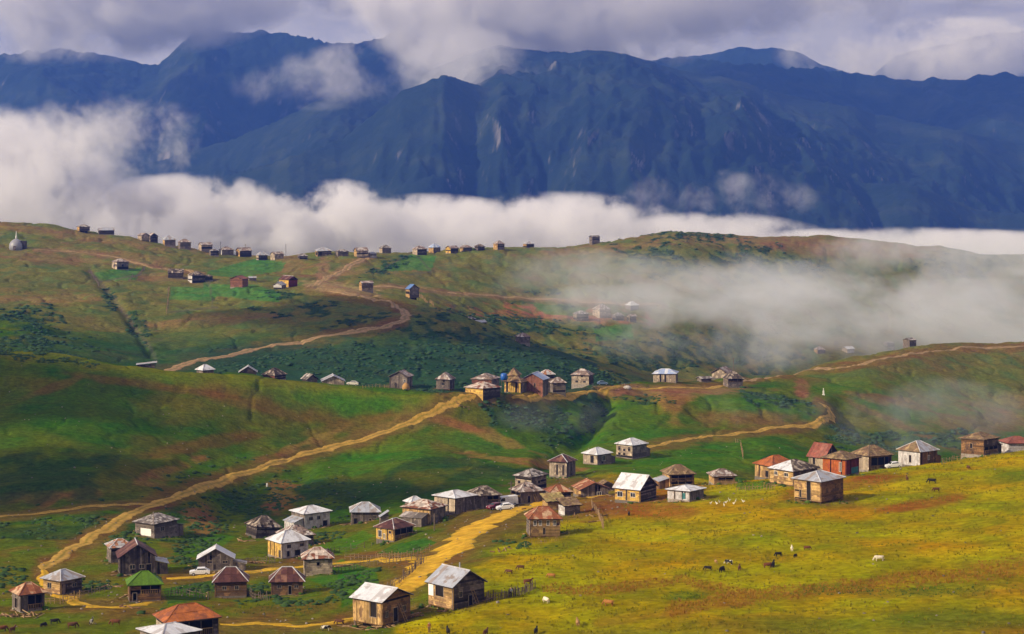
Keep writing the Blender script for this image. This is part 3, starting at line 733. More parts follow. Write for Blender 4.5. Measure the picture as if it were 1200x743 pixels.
def roof_faces(kind, W, Lh, z, rh, ridge=None):
    """list of (corner polygon, eave first edge) for a roof over +-W, +-Lh"""
    if kind == 'hip':
        if W >= Lh: r = (W - Lh) * 0.9 + 0.12 * W if ridge is None else ridge; a, b = Vector((-r, 0, z + rh)), Vector((r, 0, z + rh)); 
        else: r = (Lh - W) * 0.9 + 0.12 * Lh if ridge is None else ridge; a, b = Vector((0, -r, z + rh)), Vector((0, r, z + rh))
        A_, B_, C_, D_ = Vector((-W, -Lh, z)), Vector((W, -Lh, z)), Vector((W, Lh, z)), Vector((-W, Lh, z))
        if W >= Lh: return [[A_, B_, b, a], [B_, C_, b], [C_, D_, a, b], [D_, A_, a]]
        return [[A_, B_, a], [B_, C_, b, a], [C_, D_, b], [D_, A_, a, b]]
    A_, B_, C_, D_ = Vector((-W, -Lh, z)), Vector((W, -Lh, z)), Vector((W, Lh, z)), Vector((-W, Lh, z))
    if kind == 'gx':
        a, b = Vector((-W, 0, z + rh)), Vector((W, 0, z + rh)); return [[A_, B_, b, a], [C_, D_, a, b]]
    if kind == 'gy':
        a, b = Vector((0, -Lh, z + rh)), Vector((0, Lh, z + rh)); return [[B_, C_, b, a], [D_, A_, a, b]]
    if kind == 'shed':      # low at the left, high at the right
        return [[D_, A_, Vector((W, -Lh, z + rh)), Vector((W, Lh, z + rh))]]
    if kind == 'shedf':     # low at the front, high at the back
        return [[A_, B_, Vector((W, Lh, z + rh)), Vector((-W, Lh, z + rh))]]

def panels(face, pw, ph, th, rnd, miss=0.0, rough=0.03):
    """cut a roof face into panels; yields (corner points, offset)"""
    o = face[0]; e = (face[1] - face[0]).normalized()
    n = (face[1] - face[0]).cross(face[2] - face[0]).normalized()
    u = n.cross(e)
    P = [((p - o).dot(e), (p - o).dot(u)) for p in face]
    smin, smax = min(p[0] for p in P), max(p[0] for p in P); tmax = max(p[1] for p in P)
    ns = max(1, round((smax - smin) / pw)); nt_ = max(1, round(tmax / ph)) if ph else 1
    for i in range(ns):
        a0 = smin + (smax - smin) * i / ns; a1 = smin + (smax - smin) * (i + 1) / ns
        for k in range(nt_):
            if rnd.random() < miss: continue
            c0, c1 = tmax * k / nt_, tmax * (k + 1) / nt_
            if ph: c1 += 0.08
            if k == 0 and ph: c0 -= rnd.random() * 0.12
            Q = clip_poly(P, 0, a0 + 0.006, a1 - 0.006)
            Q = clip_poly(Q, 1, c0, c1) if Q else []
            if len(Q) < 3: continue
            ar = abs(sum(Q[q][0] * Q[(q+1) % len(Q)][1] - Q[(q+1) % len(Q)][0] * Q[q][1] for q in range(len(Q)))) / 2
            if ar < 0.03: continue
            lift = 0.012 + rnd.random() * rough; tilt = (rnd.random() - .5) * rough
            base = [o + e * s + u * t + n * (lift + tilt * (s - a0) / max(a1 - a0, .1) + (0.04 * (1 - (t - c0) / max(c1 - c0, .1)) if ph else 0)) for s, t in Q]
            yield base, n * th

def side_frame(side, w, l):
    """origin, along, outward for a wall; u runs left to right as seen from outside"""
    return {'F': (Vector((-w/2, -l/2, 0)), Vector((1, 0, 0)), Vector((0, -1, 0)), w),
            'L': (Vector((-w/2, l/2, 0)), Vector((0, -1, 0)), Vector((-1, 0, 0)), l),
            'B': (Vector((w/2, l/2, 0)), Vector((-1, 0, 0)), Vector((0, 1, 0)), w),
            'R': (Vector((w/2, -l/2, 0)), Vector((0, 1, 0)), Vector((1, 0, 0)), l)}[side]

def subtract(a, b, cuts):
    seg = [(a, b)]
    for c0, c1 in cuts:
        out = []
        for s0, s1 in seg:
            if c1 <= s0 or c0 >= s1: out.append((s0, s1)); continue
            if c0 > s0: out.append((s0, c0))
            if c1 < s1: out.append((c1, s1))
        seg = out
    return [s for s in seg if s[1] - s[0] > 0.08]

ROWLOG = []
def house(name, x0, xc, x1, yb, yw, ya, roof, rmat, lmat, fmat=None, q=1.1, ops=(), stilt=0.0, d=None, rngd=(280, 560), label=None, group=None,
          detail=False, horiz=True, ov=0.45, cat='house', seedv=None, miss=0.0, foot='stone', lean=0.0, sag=0.0, ridge=None, extras=(), shingled=None, parts=True, rmat2=None):
    rnd = random.Random(seedv if seedv is not None else int(x0 * 7 + yb * 13))
    fmat = fmat or lmat
    P = ground(xc, yb, *rngd) if d is None else None
    if d is not None:
        x = (xc - 600) / F * d; P = Vector((x, d, Zt(x, d)))
    dd = P.y; mpp = dd / F
    row = HY + (CAM_Z - P.z) / mpp
    a = max(xc - x0, 0.0) * mpp; b = max(x1 - xc, 0.5) * mpp
    th = math.atan2(a * q, b) if a > 0.02 else math.radians(4)
    th = min(max(th, math.radians(6)), math.radians(80))
    l = a / math.sin(th) if a > 0.3 else b / q
    w = b / math.cos(th)
    l = max(l, w / 1.8); w = max(w, l / 1.8)
    # the row a photograph shows for the corner: keep it honest by growing the wall to the given eave row
    h = max((row - yw) * mpp, 1.2)
    down = F * (CAM_Z - P.z) / dd ** 2
    half = 0.5 * (w * math.sin(th) + l * math.cos(th))
    rh = max((yw - ya) * mpp - down * half * mpp, 0.7)
    rh = min(rh, 3.4)
    R = Matrix.Rotation(th, 3, 'Z')
    cen = P - R @ Vector((-w/2, -l/2, 0))
    root = empty(name, (cen.x, cen.y, P.z - 0.05), th)
    root.rotation_euler = (math.radians(rnd.uniform(-1.3, 1.3)), math.radians(lean + rnd.uniform(-1.3, 1.3)), th)
    tag(root, label, cat, group)
    pxm = 1 / mpp
    fine_ = pxm > 4.6
    bw = 0.30 if detail else (0.36 if fine_ else 0.62)
    z0 = stilt; z1 = h
    # footing or stilts
    if stilt > 0:
        posts = []
        for sx in (-1, 0, 1):
            for sy in (-1, 1):
                mb = MB(); mb.bar((0, 0, -1.0), (0, 0, stilt), 0.13); posts.append((sx, sy))
                o = mb.build('stilt', M['post'], root); o.location = (sx * (w/2 - .2), sy * (l/2 - .2), 0)
        mb = MB(); mb.box(-w/2, w/2, -l/2, l/2, stilt - 0.14, stilt); mb.build('floor_frame', M['w_brown'], root)
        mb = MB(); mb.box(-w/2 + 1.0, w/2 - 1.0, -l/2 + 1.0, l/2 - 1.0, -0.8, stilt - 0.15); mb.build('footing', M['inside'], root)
    else:
        mb = MB(); mb.box(-w/2 - .04, w/2 + .04, -l/2 - .04, l/2 + .04, -1.8, 0.22); mb.build('footing', M['stone'], root)
        z0 = 0.22
    deep = {s: 0.10 for s in 'FLBR'}
    for o_ in ops:
        if o_[0] == 'porch': deep[o_[1]] = max(deep[o_[1]], 1.3)
    mb = MB()
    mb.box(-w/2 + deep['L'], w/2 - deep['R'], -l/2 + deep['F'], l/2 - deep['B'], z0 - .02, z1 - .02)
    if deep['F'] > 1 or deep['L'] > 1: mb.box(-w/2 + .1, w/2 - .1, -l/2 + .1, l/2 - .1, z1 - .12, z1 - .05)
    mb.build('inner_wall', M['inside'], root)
    wallm = {'L': lmat, 'F': fmat, 'R': fmat, 'B': fmat}  # many front materials are darker, painting in the shade of that side
    for side in 'LFRB':
        o, al, out, ln = side_frame(side, w, l)
        cuts = []
        for op in ops:
            if op[1] == side:
                cuts.append((op[2] * ln, op[3] * ln, z0 + op[4] * (z1 - z0), z0 + op[5] * (z1 - z0), op[0]))
        backside = side in 'RB'
        mb = MB()
        pieces = []
        hz = horiz if isinstance(horiz, bool) else (side in horiz)
        gab = (roof == 'gy' and side in 'FB') or (roof == 'gx' and side in 'LR')
        def zt(u):
            if gab: return z1 + rh * (1 - abs(u / ln - 0.5) * 2) * (ln / (ln + 2 * ov))
            if roof == 'shed' and side in 'FB':
                uu = u / ln if side == 'F' else 1 - u / ln
                return z1 + rh * uu * 0.95
            if roof == 'shed' and side == 'R': return z1 + rh * 0.93
            return z1
        if hz:
            ztop = z1 + (rh if gab else (zt(ln) - z1 if roof == 'shed' else 0))
            n = max(3, round((ztop - z0) / bw)); st = (ztop - z0) / n
            for k in range(n):
                c0, c1 = z0 + st * k, z0 + st * (k + 1)
                lo, hi = 0.0, ln
                if c0 >= z1 - 0.02 and gab:
                    f = (c0 + st * .8 - z1) / rh
                    lo, hi = ln / 2 * f, ln - ln / 2 * f
                    if hi - lo < 0.25: continue
                elif c0 >= z1 - .02 and roof == 'shed':
                    f = (c0 + st - z1) / rh
                    if side == 'F': lo = ln * min(f, 1)
                    elif side == 'B': hi = ln * (1 - min(f, 1))
                    if hi - lo < .25: continue
                cc = [(c[0], c[1]) for c in cuts if c[2] < (c0 + c1) / 2 < c[3]]
                for s0, s1 in subtract(lo, hi, cc):
                    if rnd.random() < 0.045 and not backside: continue
                    j = rnd.random() * 0.035
                    pieces.append((s0, s1, c0 + .02, c1 - .012, j, 0))
        else:
            n = max(3, round(ln / bw)); st = ln / n
            for k in range(n):
                c0, c1 = st * k, st * (k + 1)
                cc = [(c[2], c[3]) for c in cuts if c[0] < (c0 + c1) / 2 < c[1]]
                top = zt((c0 + c1) / 2)
                for s0, s1 in subtract(z0, top, cc):
                    if rnd.random() < 0.05 and not backside: continue
                    j = rnd.random() * 0.035
                    pieces.append((c0 + .02, c1 - .012, s0, s1, j, 1))
        mt = M[wallm[side]]
        sep = detail and side in 'LF'
        wall_o = None
        if sep:
            b2 = MB()
            p0 = o + al * 0.0 - out * 0.08
            b2.prism([p0 + Vector((0, 0, z0)), p0 + al * ln + Vector((0, 0, z0)), p0 + al * ln + Vector((0, 0, z0 + .05)), p0 + Vector((0, 0, z0 + .05))], -out * 0.05)
            b2.bar(o + Vector((0, 0, z0)) - out * .06, o + Vector((0, 0, z1)) - out * .06, 0.09); b2.bar(o + al * ln + Vector((0, 0, z0)) - out * .06, o + al * ln + Vector((0, 0, z1)) - out * .06, 0.09)
            wall_o = b2.build('wall', mt, root)
        for (u0, u1, c0, c1, j, vert) in pieces:
            pb = o + out * (0.0 + j) 
            quad = [pb + al * u0 + Vector((0, 0, c0)), pb + al * u1 + Vector((0, 0, c0)), pb + al * u1 + Vector((0, 0, c1)), pb + al * u0 + Vector((0, 0, c1))]
            if sep:
                m1 = MB(); m1.prism(quad, -out * 0.07); m1.build('plank', mt, wall_o)
            else:
                mb.prism(quad, -out * 0.07)
        if not sep and mb.v: mb.build('wall', mt, root)
        # openings
        for op in ops:
            if op[1] != side: continue
            u0, u1, v0, v1 = op[2] * ln, op[3] * ln, z0 + op[4] * (z1 - z0), z0 + op[5] * (z1 - z0)
            t = 0.07
            def fr(mb_, mtl_out=0.03):
                pb = o + out * 0.06
                for q4 in ((u0 - t, u0, v0, v1), (u1, u1 + t, v0, v1), (u0 - t, u1 + t, v1, v1 + t), (u0 - t, u1 + t, v0 - t, v0)):
                    mb_.prism([pb + al * q4[0] + Vector((0, 0, q4[2])), pb + al * q4[1] + Vector((0, 0, q4[2])), pb + al * q4[1] + Vector((0, 0, q4[3])), pb + al * q4[0] + Vector((0, 0, q4[3]))], -out * 0.10)
            if op[0] in ('win', 'winw'):
                m1 = MB(); fr(m1)
                um = (u0 + u1) / 2
                pb = o + out * 0.03
                m1.prism([pb + al * (um - .025) + Vector((0, 0, v0)), pb + al * (um + .025) + Vector((0, 0, v0)), pb + al * (um + .025) + Vector((0, 0, v1)), pb + al * (um - .025) + Vector((0, 0, v1))], -out * 0.05)
                wo = m1.build('window', M['frame_white' if op[0] == 'winw' else 'frame'], root)
                m1 = MB(); pb = o - out * 0.03
                m1.prism([pb + al * u0 + Vector((0, 0, v0)), pb + al * u1 + Vector((0, 0, v0)), pb + al * u1 + Vector((0, 0, v1)), pb + al * u0 + Vector((0, 0, v1))], -out * 0.03)
                m1.build('pane', M['glass'], wo)
            elif op[0] in ('door', 'teal'):
                m1 = MB(); pb = o + out * 0.0
                n = 3; st = (u1 - u0) / n
                for k in range(n):
                    m1.prism([pb + al * (u0 + st * k + .01) + Vector((0, 0, v0)), pb + al * (u0 + st * (k + 1) - .01) + Vector((0, 0, v0)), pb + al * (u0 + st * (k + 1) - .01) + Vector((0, 0, v1)), pb + al * (u0 + st * k + .01) + Vector((0, 0, v1))], -out * 0.05)
                m1.build('door', M['teal' if op[0] == 'teal' else 'w_dark'], root)
            elif op[0] == 'hole':
                m1 = MB(); fr(m1); m1.build('door_frame' if v1 - v0 > 1.4 else 'window_frame', M['frame'], root)
            elif op[0] == 'sheet':
                m1 = MB(); pb = o + out * 0.10
                m1.prism([pb + al * u0 + Vector((0, 0, v0)), pb + al * u1 + Vector((0, 0, v0)), pb + al * u1 + Vector((0, 0, v1)), pb + al * u0 + Vector((0, 0, v1))], -out * 0.02)
                m1.build('sheet', M['white_tarp'], root)
            elif op[0] == 'porch':
                n = max(2, round((u1 - u0) / 1.8))
                for k in range(n + 1):
                    uu = u0 + (u1 - u0) * k / n
                    m1 = MB(); m1.bar(o + al * uu - out * .05 + Vector((0, 0, v0)), o + al * uu - out * .05 + Vector((0, 0, v1)), 0.09); m1.build('post', M['post'], root)
                m1 = MB()
                zz = v0 + min(0.9, (v1 - v0) * .45)
                m1.bar(o + al * u0 + Vector((0, 0, zz)), o + al * u1 + Vector((0, 0, zz)), 0.06)
                nb = int((u1 - u0) / 0.28)
                for k in range(nb):
                    uu = u0 + (k + .5) * (u1 - u0) / nb
                    m1.bar(o + al * uu + Vector((0, 0, v0)), o + al * uu + Vector((0, 0, zz)), 0.045)
                m1.build('railing', M['w_tan'], root)
    # roof
    W, Lh = w/2 + ov, l/2 + ov
    drop = 0.0
    faces = roof_faces(roof, W, Lh, z1 - drop, rh, ridge)
    sh = shingled if shingled is not None else ('shingle' in rmat or rmat in ('rust_patch', 'rust_white', 'pale_yellow'))
    pw = (0.62 if fine_ else 0.95) if sh else (0.85 if fine_ else 1.25)
    ph = (0.75 if fine_ else 1.2) if sh else 0
    if rmat in ('rust', 'orange', 'redroof', 'maroon'): pw = 1.0; ph = 2.0
    # body under the panels
    mb = MB()
    for fc in faces:
        n = (fc[1] - fc[0]).cross(fc[2] - fc[0]).normalized()
        mb.prism([p - n * 0.10 for p in fc], n * 0.10)
    ro = mb.build('roof', M['w_dark'] if not rmat.startswith('green') else M[rmat], root)
    if roof in ('gx', 'gy'): pass
    mb = MB(); cnt = 0
    for fi, fc in enumerate(faces):
        mtl = M[rmat2[fi]] if rmat2 and fi < len(rmat2) and rmat2[fi] else M[rmat]
        loc = MB()
        rg = 0.09 if sh else 0.025
        for base, off in panels(fc, pw, ph, 0.035, rnd, miss if sh else 0, rg):
            if detail and pw * pxm > 3:
                m1 = MB(); m1.prism(base, off); m1.build('shingle' if sh else 'roof_panel', mtl, ro)
            else:
                loc.prism(base, off)
        if loc.v: loc.build('roof_covering', mtl, ro)
    # ridge and hip caps
    mb = MB()
    capm = M['tin_white'] if rmat in ('tin_white', 'maroon', 'tin_grey', 'rust_white', 'tin_blue') else M['post' if 'shingle' in rmat else rmat]
    edges = set()
    for fc in faces:
        for i in range(len(fc)):
            p, q_ = fc[i], fc[(i + 1) % len(fc)]
            if abs(p.z - z1) < .01 and abs(q_.z - z1) < .01: continue
            if roof in ('gx', 'gy') and (abs(p.z - z1) < .01 or abs(q_.z - z1) < .01): continue
            if roof.startswith('shed'): continue
            key = tuple(sorted([tuple(round(c, 3) for c in p), tuple(round(c, 3) for c in q_)]))
            edges.add(key)
    for p, q_ in sorted(edges):
        mb.bar(Vector(p) + Vector((0, 0, .07)), Vector(q_) + Vector((0, 0, .07)), 0.10)
    if mb.v: mb.build('ridge_cap', capm, ro)
    if 'chimney' in extras:
        mb = MB(); mb.bar((w * .12, 0, z1 + rh * .5), (w * .12, 0, z1 + rh + .7), 0.11, n=8); mb.build('stove_pipe', M['tin_grey'], ro)
    for ex in extras:
        if ex not in ('lean_right', 'lean_left'): continue
        sg = 1 if ex == 'lean_right' else -1; ww = min(2.4, w * .4); x0_ = sg * w / 2; x1_ = x0_ + sg * ww; zt_ = z0 + (z1 - z0) * .72; zl = z0 + (z1 - z0) * .48
        mb = MB(); n = max(3, int(l * .7 / .4))
        for k in range(n):
            ya_, yb_ = -l * .40 + l * .75 * k / n, -l * .40 + l * .75 * (k + 1) / n - .03
            xa, xb = sorted((x1_, x1_ - sg * .06)); mb.box(xa, xb, ya_, yb_, -.8, zl + rnd.uniform(-.05, .05))
        n = max(2, int(ww / .4))
        for k in range(n):
            xa, xb = sorted((x0_ + sg * ww * k / n, x0_ + sg * (ww * (k + 1) / n - .03))); mb.box(xa, xb, -l * .40 - .05, -l * .40, -.8, zt_ - (zt_ - zl) * (k + 1) / n)
        mb.build('lean_to_wall', M[fmat], root)
        mb = MB(); n = 5
        for k in range(n):
            ya_ = -l * .45 + l * .85 * k / n; lift = rnd.random() * .06
            mb.prism([(x0_, ya_, zt_ + lift), (x1_ + sg * .3, ya_, zl + lift - .05), (x1_ + sg * .3, ya_ + l * .85 / n - .02, zl + lift - .05), (x0_, ya_ + l * .85 / n - .02, zt_ + lift)], (0, 0, .05))
        mb.build('lean_to_roof', M['shingle' if rnd.random() < .5 else 'tin_grey'], root)
    if 'ladder' in extras:
        mb = MB()
        for s in (-.25, .25): mb.bar((w * .2 + s, -l/2 - 1.2, -.1), (w * .1 + s, -l/2 - .12, z1 * .8), .05)
        for k in range(6):
            f = (k + .5) / 6; yy = -l/2 - 1.2 + 1.08 * f; xx = w * (.2 - .1 * f); mb.bar((xx - .25, yy, z1 * .8 * f), (xx + .25, yy, z1 * .8 * f), .035)
        mb.build('ladder', M['timber'], root)
    return root, dict(w=w, l=l, h=h, rh=rh, d=dd, th=th, cen=cen)
# ------------------------------------------------------------------ the houses, one by one
GL = 'wooden houses of the lower village'
GM = 'wooden houses on the middle ridge'
GR = 'wooden houses along the far ridge'
GS = 'wooden houses above the meadow crest'
HS = []
def H(*a, **k):
    HS.append(house(*a, **k)); return HS[-1]
W1 = lambda s, u, v=.45, dv=.22, du=.10, kind='hole': (kind, s, u - du, u + du, v, v + dv)
# --- nearest, bottom left
H('wooden_house', 9, 24, 48, 718, 697, 682, 'hip', 'rust', 'w_grey', ops=[('porch', 'F', .30, .95, .02, .9), ('hole', 'L', .3, .6, 0.1, .7)], horiz=False, detail=True, label='small open-fronted plank hut with rusty brown hip roof at the bottom left corner', group=GL)
H('wooden_house', 47, 71, 90, 698, 681, 667, 'hip', 'tin_grey', 'w_tan', 'w_dark', ops=[W1('L', .35, .35, .4, .1, 'win'), ('door', 'F', .1, .3, 0, .7), W1('F', .65, .4, .25, .1, 'win')], detail=True, label='tan plank house with pale tin hip roof beside the rusty brown open hut', group=GL)
H('wooden_house', 121, 130, 153, 660, 642, 631, 'hip', 'rust_white', 'w_grey', 'w_grey', label='grey house with patched white and brown roof half hidden behind the big red-brown gable', group=GL)
H('wooden_house', 131, 141, 180, 674, 654, 634, 'gy', 'maroon', 'w_dark', 'w_dark', q=1.0, ops=[W1('F', .35, .30, .25, .07, 'win'), W1('F', .62, .30, .25, .07, 'win'), ('hole', 'F', .74, .9, 0.0, .55), W1('L', .5, .3, .3, .15, 'win')], horiz=False, detail=True, label='large dark plank barn with red-brown gable roof below the main track', extras=('lean_right',), group=GL)
H('wooden_house', 155, 181, 203, 631, 614, 601, 'hip', 'shingle', 'w_grey', 'w_grey', ops=[('sheet', 'L', .3, .85, .08, .62), W1('F', .35, .4, .3, .08, 'win')], label='grey shingled house with a white sheet on its wall beside the main track', extras=('lean_right',), group=GL)
H('wooden_house', 144, 152, 187, 706, 686, 669, 'hip', 'green_tarp', 'w_brown', 'w_brown', ops=[('porch', 'F', .35, .98, .45, .95), ('hole', 'F', .1, .22, 0, .5)], detail=True, shingled=False, label='brown log house with bright green tarpaulin roof', group=GL)
H('wooden_house', 176, 196, 252, 752, 729, 707, 'hip', 'orange', 'w_pale', 'w_dark', q=1.3, ops=[('porch', 'F', .2, .9, .1, .9)], detail=True, label='dark house with big orange-brown tin roof at the bottom edge', group=GL)
H('wooden_house', 158, 190, 226, 765, 745, 730, 'hip', 'tin_white', 'w_grey', 'w_grey', label='house showing only its white tin roof at the bottom edge', group=GL)
# --- second tier, left
H('wooden_house', 231, 233, 272, 669, 655, 640, 'gy', 'tin_white', 'w_grey', 'w_grey', q=1.0, ops=[W1('F', .33, .6, .22, .07, 'win'), W1('F', .78, .6, .22, .07, 'win'), ('door', 'F', .42, .54, 0, .5)], horiz=False, detail=True, label='grey plank house with pale tin gable roof beside the parked white car', extras=('lean_right',), group=GL)
H('wooden_house', 249, 252, 288, 700, 682, 664, 'hip', 'maroon', 'w_brown', 'w_brown', q=1.15, ops=[W1('F', .3, .45, .25, .06, 'win'), W1('F', .7, .45, .25, .06, 'win')], detail=True, label='brown log house with dark maroon hip roof and pale ridge lines', group=GL)
H('wooden_house', 285, 300, 325, 631, 619, 604, 'hip', 'shingle_dark', 'w_dark', 'w_dark', miss=0.12, lean=5, label='sagging dark house with broken lopsided shingle roof', group=GL)
H('wooden_house', 339, 357, 385, 621, 602, 592, 'hip', 'tin_white', 'w_grey', 'w_white', ops=[W1('F', .25, .55, .2, .06, 'win'), W1('F', .55, .55, .2, .06, 'win'), ('hole', 'F', .72, .9, .05, .42), W1('L', .3, .55, .2, .07), W1('L', .7, .55, .2, .07)], horiz=False, label='two-storey whitewashed house with white tin hip roof', extras=('lean_left',), group=GL)
H('wooden_house', 322, 335, 366, 642, 629, 615, 'hip', 'shingle_pink', 'w_grey', 'w_grey', miss=.05, label='low grey house with worn brownish shingle roof between the two whitewashed houses', group=GL)
H('wooden_house', 311, 330, 359, 655, 636, 621, 'hip', 'tin_white', 'w_yellow', 'w_white', ops=[W1('F', .28, .62, .2, .07, 'win'), W1('F', .76, .62, .2, .07, 'win'), ('hole', 'F', .18, .32, .05, .42), ('hole', 'F', .48, .7, .05, .42), ('door', 'L', .75, .95, 0, .5)], horiz=False, detail=True, label='house with one honey-yellow wall, one white wall and pale tin hip roof', group=GL)
H('wooden_house', 353, 357, 389, 676, 655, 641, 'hip', 'rust_patch', 'w_pale', 'w_pale', q=1.15, ops=[('porch', 'F', .0, .02, .5, .9), ('hole', 'F', .45, .55, .55, .8)], detail=True, label='pale board house with rust and white patched pyramid roof', group=GL)
H('wooden_house', 315, 318, 354, 699, 682, 664, 'hip', 'maroon', 'w_brown', 'w_brown', q=1.15, ops=[('hole', 'F', .55, .64, .05, .7), W1('F', .8, .5, .25, .06, 'win'), W1('F', .25, .5, .25, .06, 'win')], detail=True, label='brown log house with dark maroon roof beside the deep shadow of its tree-dark east wall', group=GL)
H('wooden_house', 409, 412, 444, 615, 600, 588, 'hip', 'tin_grey', 'w_grey', 'w_grey', q=1.15, ops=[('hole', 'F', .08, .22, 0, .5), ('hole', 'F', .62, .72, .05, .45), W1('F', .84, .5, .2, .05, 'win')], horiz=False, label='grey house with blue-grey tin hip roof and small lean-to on its right', group=GL)
H('shed', 444, 446, 455, 615, 606, 598, 'shed', 'tin_grey', 'w_grey', 'w_grey', ov=.2, cat='shed', label='small lean-to shed with sloping grey tin roof against the blue-grey roofed house', group='sheds of the village')
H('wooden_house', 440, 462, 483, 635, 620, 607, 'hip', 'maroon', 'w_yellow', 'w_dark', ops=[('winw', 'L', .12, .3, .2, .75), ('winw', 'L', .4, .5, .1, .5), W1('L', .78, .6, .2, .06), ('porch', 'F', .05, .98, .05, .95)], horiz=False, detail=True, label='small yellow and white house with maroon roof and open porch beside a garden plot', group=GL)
H('wooden_house', 471, 504, 521, 615, 597, 585, 'hip', 'rust_patch', 'w_tan', 'w_grey', q=.9, ops=[('winw', 'L', .22, .36, .5, .72), ('winw', 'L', .62, .76, .5, .72)], horiz=False, detail=True, label='tan vertical-plank house with rusty shingle roof beside the yellow road', extras=('lean_left',), group=GL)
H('wooden_house', 474, 482, 496, 602, 590, 582, 'hip', 'tin_white', 'w_grey', 'w_grey', d=478, label='house showing only a corner of pale roof behind the tan vertical-plank house', group=GL)
H('wooden_house', 508, 533, 556, 603, 584, 574, 'hip', 'tin_white', 'w_pale', 'w_grey', ops=[W1('F', .22, .58, .14, .05, 'win'), W1('F', .70, .58, .14, .05, 'win')], horiz=False, label='tall grey-walled house with white tin hip roof beside the yellow road', extras=('lean_right',), group=GL)
H('wooden_house', 548, 556, 586, 597, 581, 569, 'hip', 'shingle_dark', 'w_dark', 'w_grey', horiz=False, ops=[('porch', 'F', .5, .95, .4, .95)], miss=.04, label='dark plank house with brown shingle roof just behind the parked van', group=GL)
H('wooden_house', 599, 610, 636, 591, 577, 565, 'hip', 'shingle_pink', 'w_brown', 'w_grey', ops=[('porch', 'L', .05, .95, .4, .9), ('hole', 'F', .3, .45, 0, .6)], horiz=False, miss=.05, extras=('ladder',), label='grey house with patched pinkish shingle roof and planks leaning on its front', group=GL)
H('wooden_house', 604, 623, 641, 577, 559, 549, 'hip', 'shingle', 'w_pale', 'w_grey', ops=[W1('L', .25, .62, .16, .07), W1('L', .8, .62, .16, .07), W1('F', .5, .62, .16, .07)], d=470, label='pale two-storey house with small square windows behind the patched pinkish roof', group=GL)
H('wooden_house', 640, 646, 669, 587, 577, 568, 'hip', 'rust', 'w_grey', 'w_dark', d=448, label='low house with rusty red roof behind the straw-coloured shed roof', group=GL)
H('wooden_house', 644, 664, 675, 560, 542, 532, 'hip', 'maroon', 'w_pale', 'w_grey', rngd=(440, 600), ops=[('hole', 'L', .4, .5, .1, .8), ('hole', 'L', .75, .85, .1, .8)], horiz=False, label='tall narrow plank house with maroon hip roof on the slope above the village', group=GL)
H('wooden_house', 684, 700, 717, 545, 533, 524, 'hip', 'tin_white', 'w_pale', 'w_grey', rngd=(480, 640), ops=[('hole', 'L', .55, .8, .1, .85), ('winw', 'F', .35, .6, .3, .8)], horiz=False, label='grey and pale house with white tin hip roof and dark side recess', extras=('lean_right',), group=GL)
H('wooden_house', 723, 741, 759, 538, 522, 513, 'hip', 'tin_white', 'w_pale', 'w_grey', rngd=(480, 640), ops=[W1('L', .2, .55, .2, .07), W1('L', .5, .5, .2, .07), W1('L', .8, .55, .2, .07), W1('L', .2, .15, .2, .07), W1('L', .5, .15, .2, .07)], label='tall log house with white tin hip roof at the end of the valley road', extras=('lean_right',), group=GL)
H('wooden_house', 673, 681, 713, 583, 574, 563, 'gy', 'rust', 'w_tan', 'w_grey', q=1.0, horiz=False, ops=[('winw', 'F', .6, .75, .1, .55)], label='low grey gable house with rusty roof beside the yellow road bend', group=GL)
H('shed', 700, 704, 720, 580, 571, 564, 'gy', 'shingle_tan', 'w_grey', 'w_grey', d=472, cat='shed', label='low shed with tan shingle roof just left of the white gabled barn', group='sheds of the village')
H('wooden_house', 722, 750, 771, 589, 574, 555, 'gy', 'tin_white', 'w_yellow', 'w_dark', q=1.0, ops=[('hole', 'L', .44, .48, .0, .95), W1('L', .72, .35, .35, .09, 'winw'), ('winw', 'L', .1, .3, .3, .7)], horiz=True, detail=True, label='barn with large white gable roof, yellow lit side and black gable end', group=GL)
H('wooden_house', 778, 785, 814, 572, 556, 544, 'hip', 'shingle_tan', 'w_tan', 'w_brown', ops=[('porch', 'F', .05, .95, .50, .92), ('porch', 'F', .05, .95, .04, .42)], q=1.1, horiz=False, label='two-storey balcony house with tan shingle hip roof', extras=('lean_left',), group=GL)
H('wooden_house', 784, 808, 827, 588, 576, 568, 'hip', 'tin_white', 'w_white', 'w_grey', ops=[('teal', 'L', .68, .8, .1, .75), ('hole', 'L', .3, .34, .05, .9)], horiz=False, detail=True, label='low white board house with white tin hip roof beside the balcony house', group=GL)
H('wooden_house', 833, 837, 862, 568, 558, 549, 'hip', 'shingle_pink', 'w_tan', 'w_tan', ops=[('porch', 'F', .2, .9, .3, .8)], label='low open-fronted stable with grey hip roof near the white geese', group=GL)
H('wooden_house', 617, 621, 656, 630, 608, 593, 'hip', 'rust', 'w_grey', 'w_tan', q=1.3, ops=[('winw', 'F', .12, .2, .62, .9), ('winw', 'F', .3, .38, .62, .9), ('winw', 'F', .56, .64, .62, .9), ('winw', 'F', .78, .86, .62, .9), ('hole', 'F', .44, .5, .05, .5)], stilt=.35, detail=True, label='tan plank house with rusty red roof casting a long shadow on the meadow', group=GL)
H('shed', 655, 662, 680, 605, 593, 584, 'shedf', 'shingle_tan', 'w_white', 'w_grey', cat='shed', q=1.4, label='small grey shed with tan roof behind the rusty red roofed house', group='sheds of the village')
H('shed', 636, 642, 662, 596, 588, 579, 'shedf', 'pale_yellow', 'w_tan', 'w_tan', d=430, cat='shed', label='shed with straw-coloured shingle roof between two rusty roofs', group='sheds of the village')
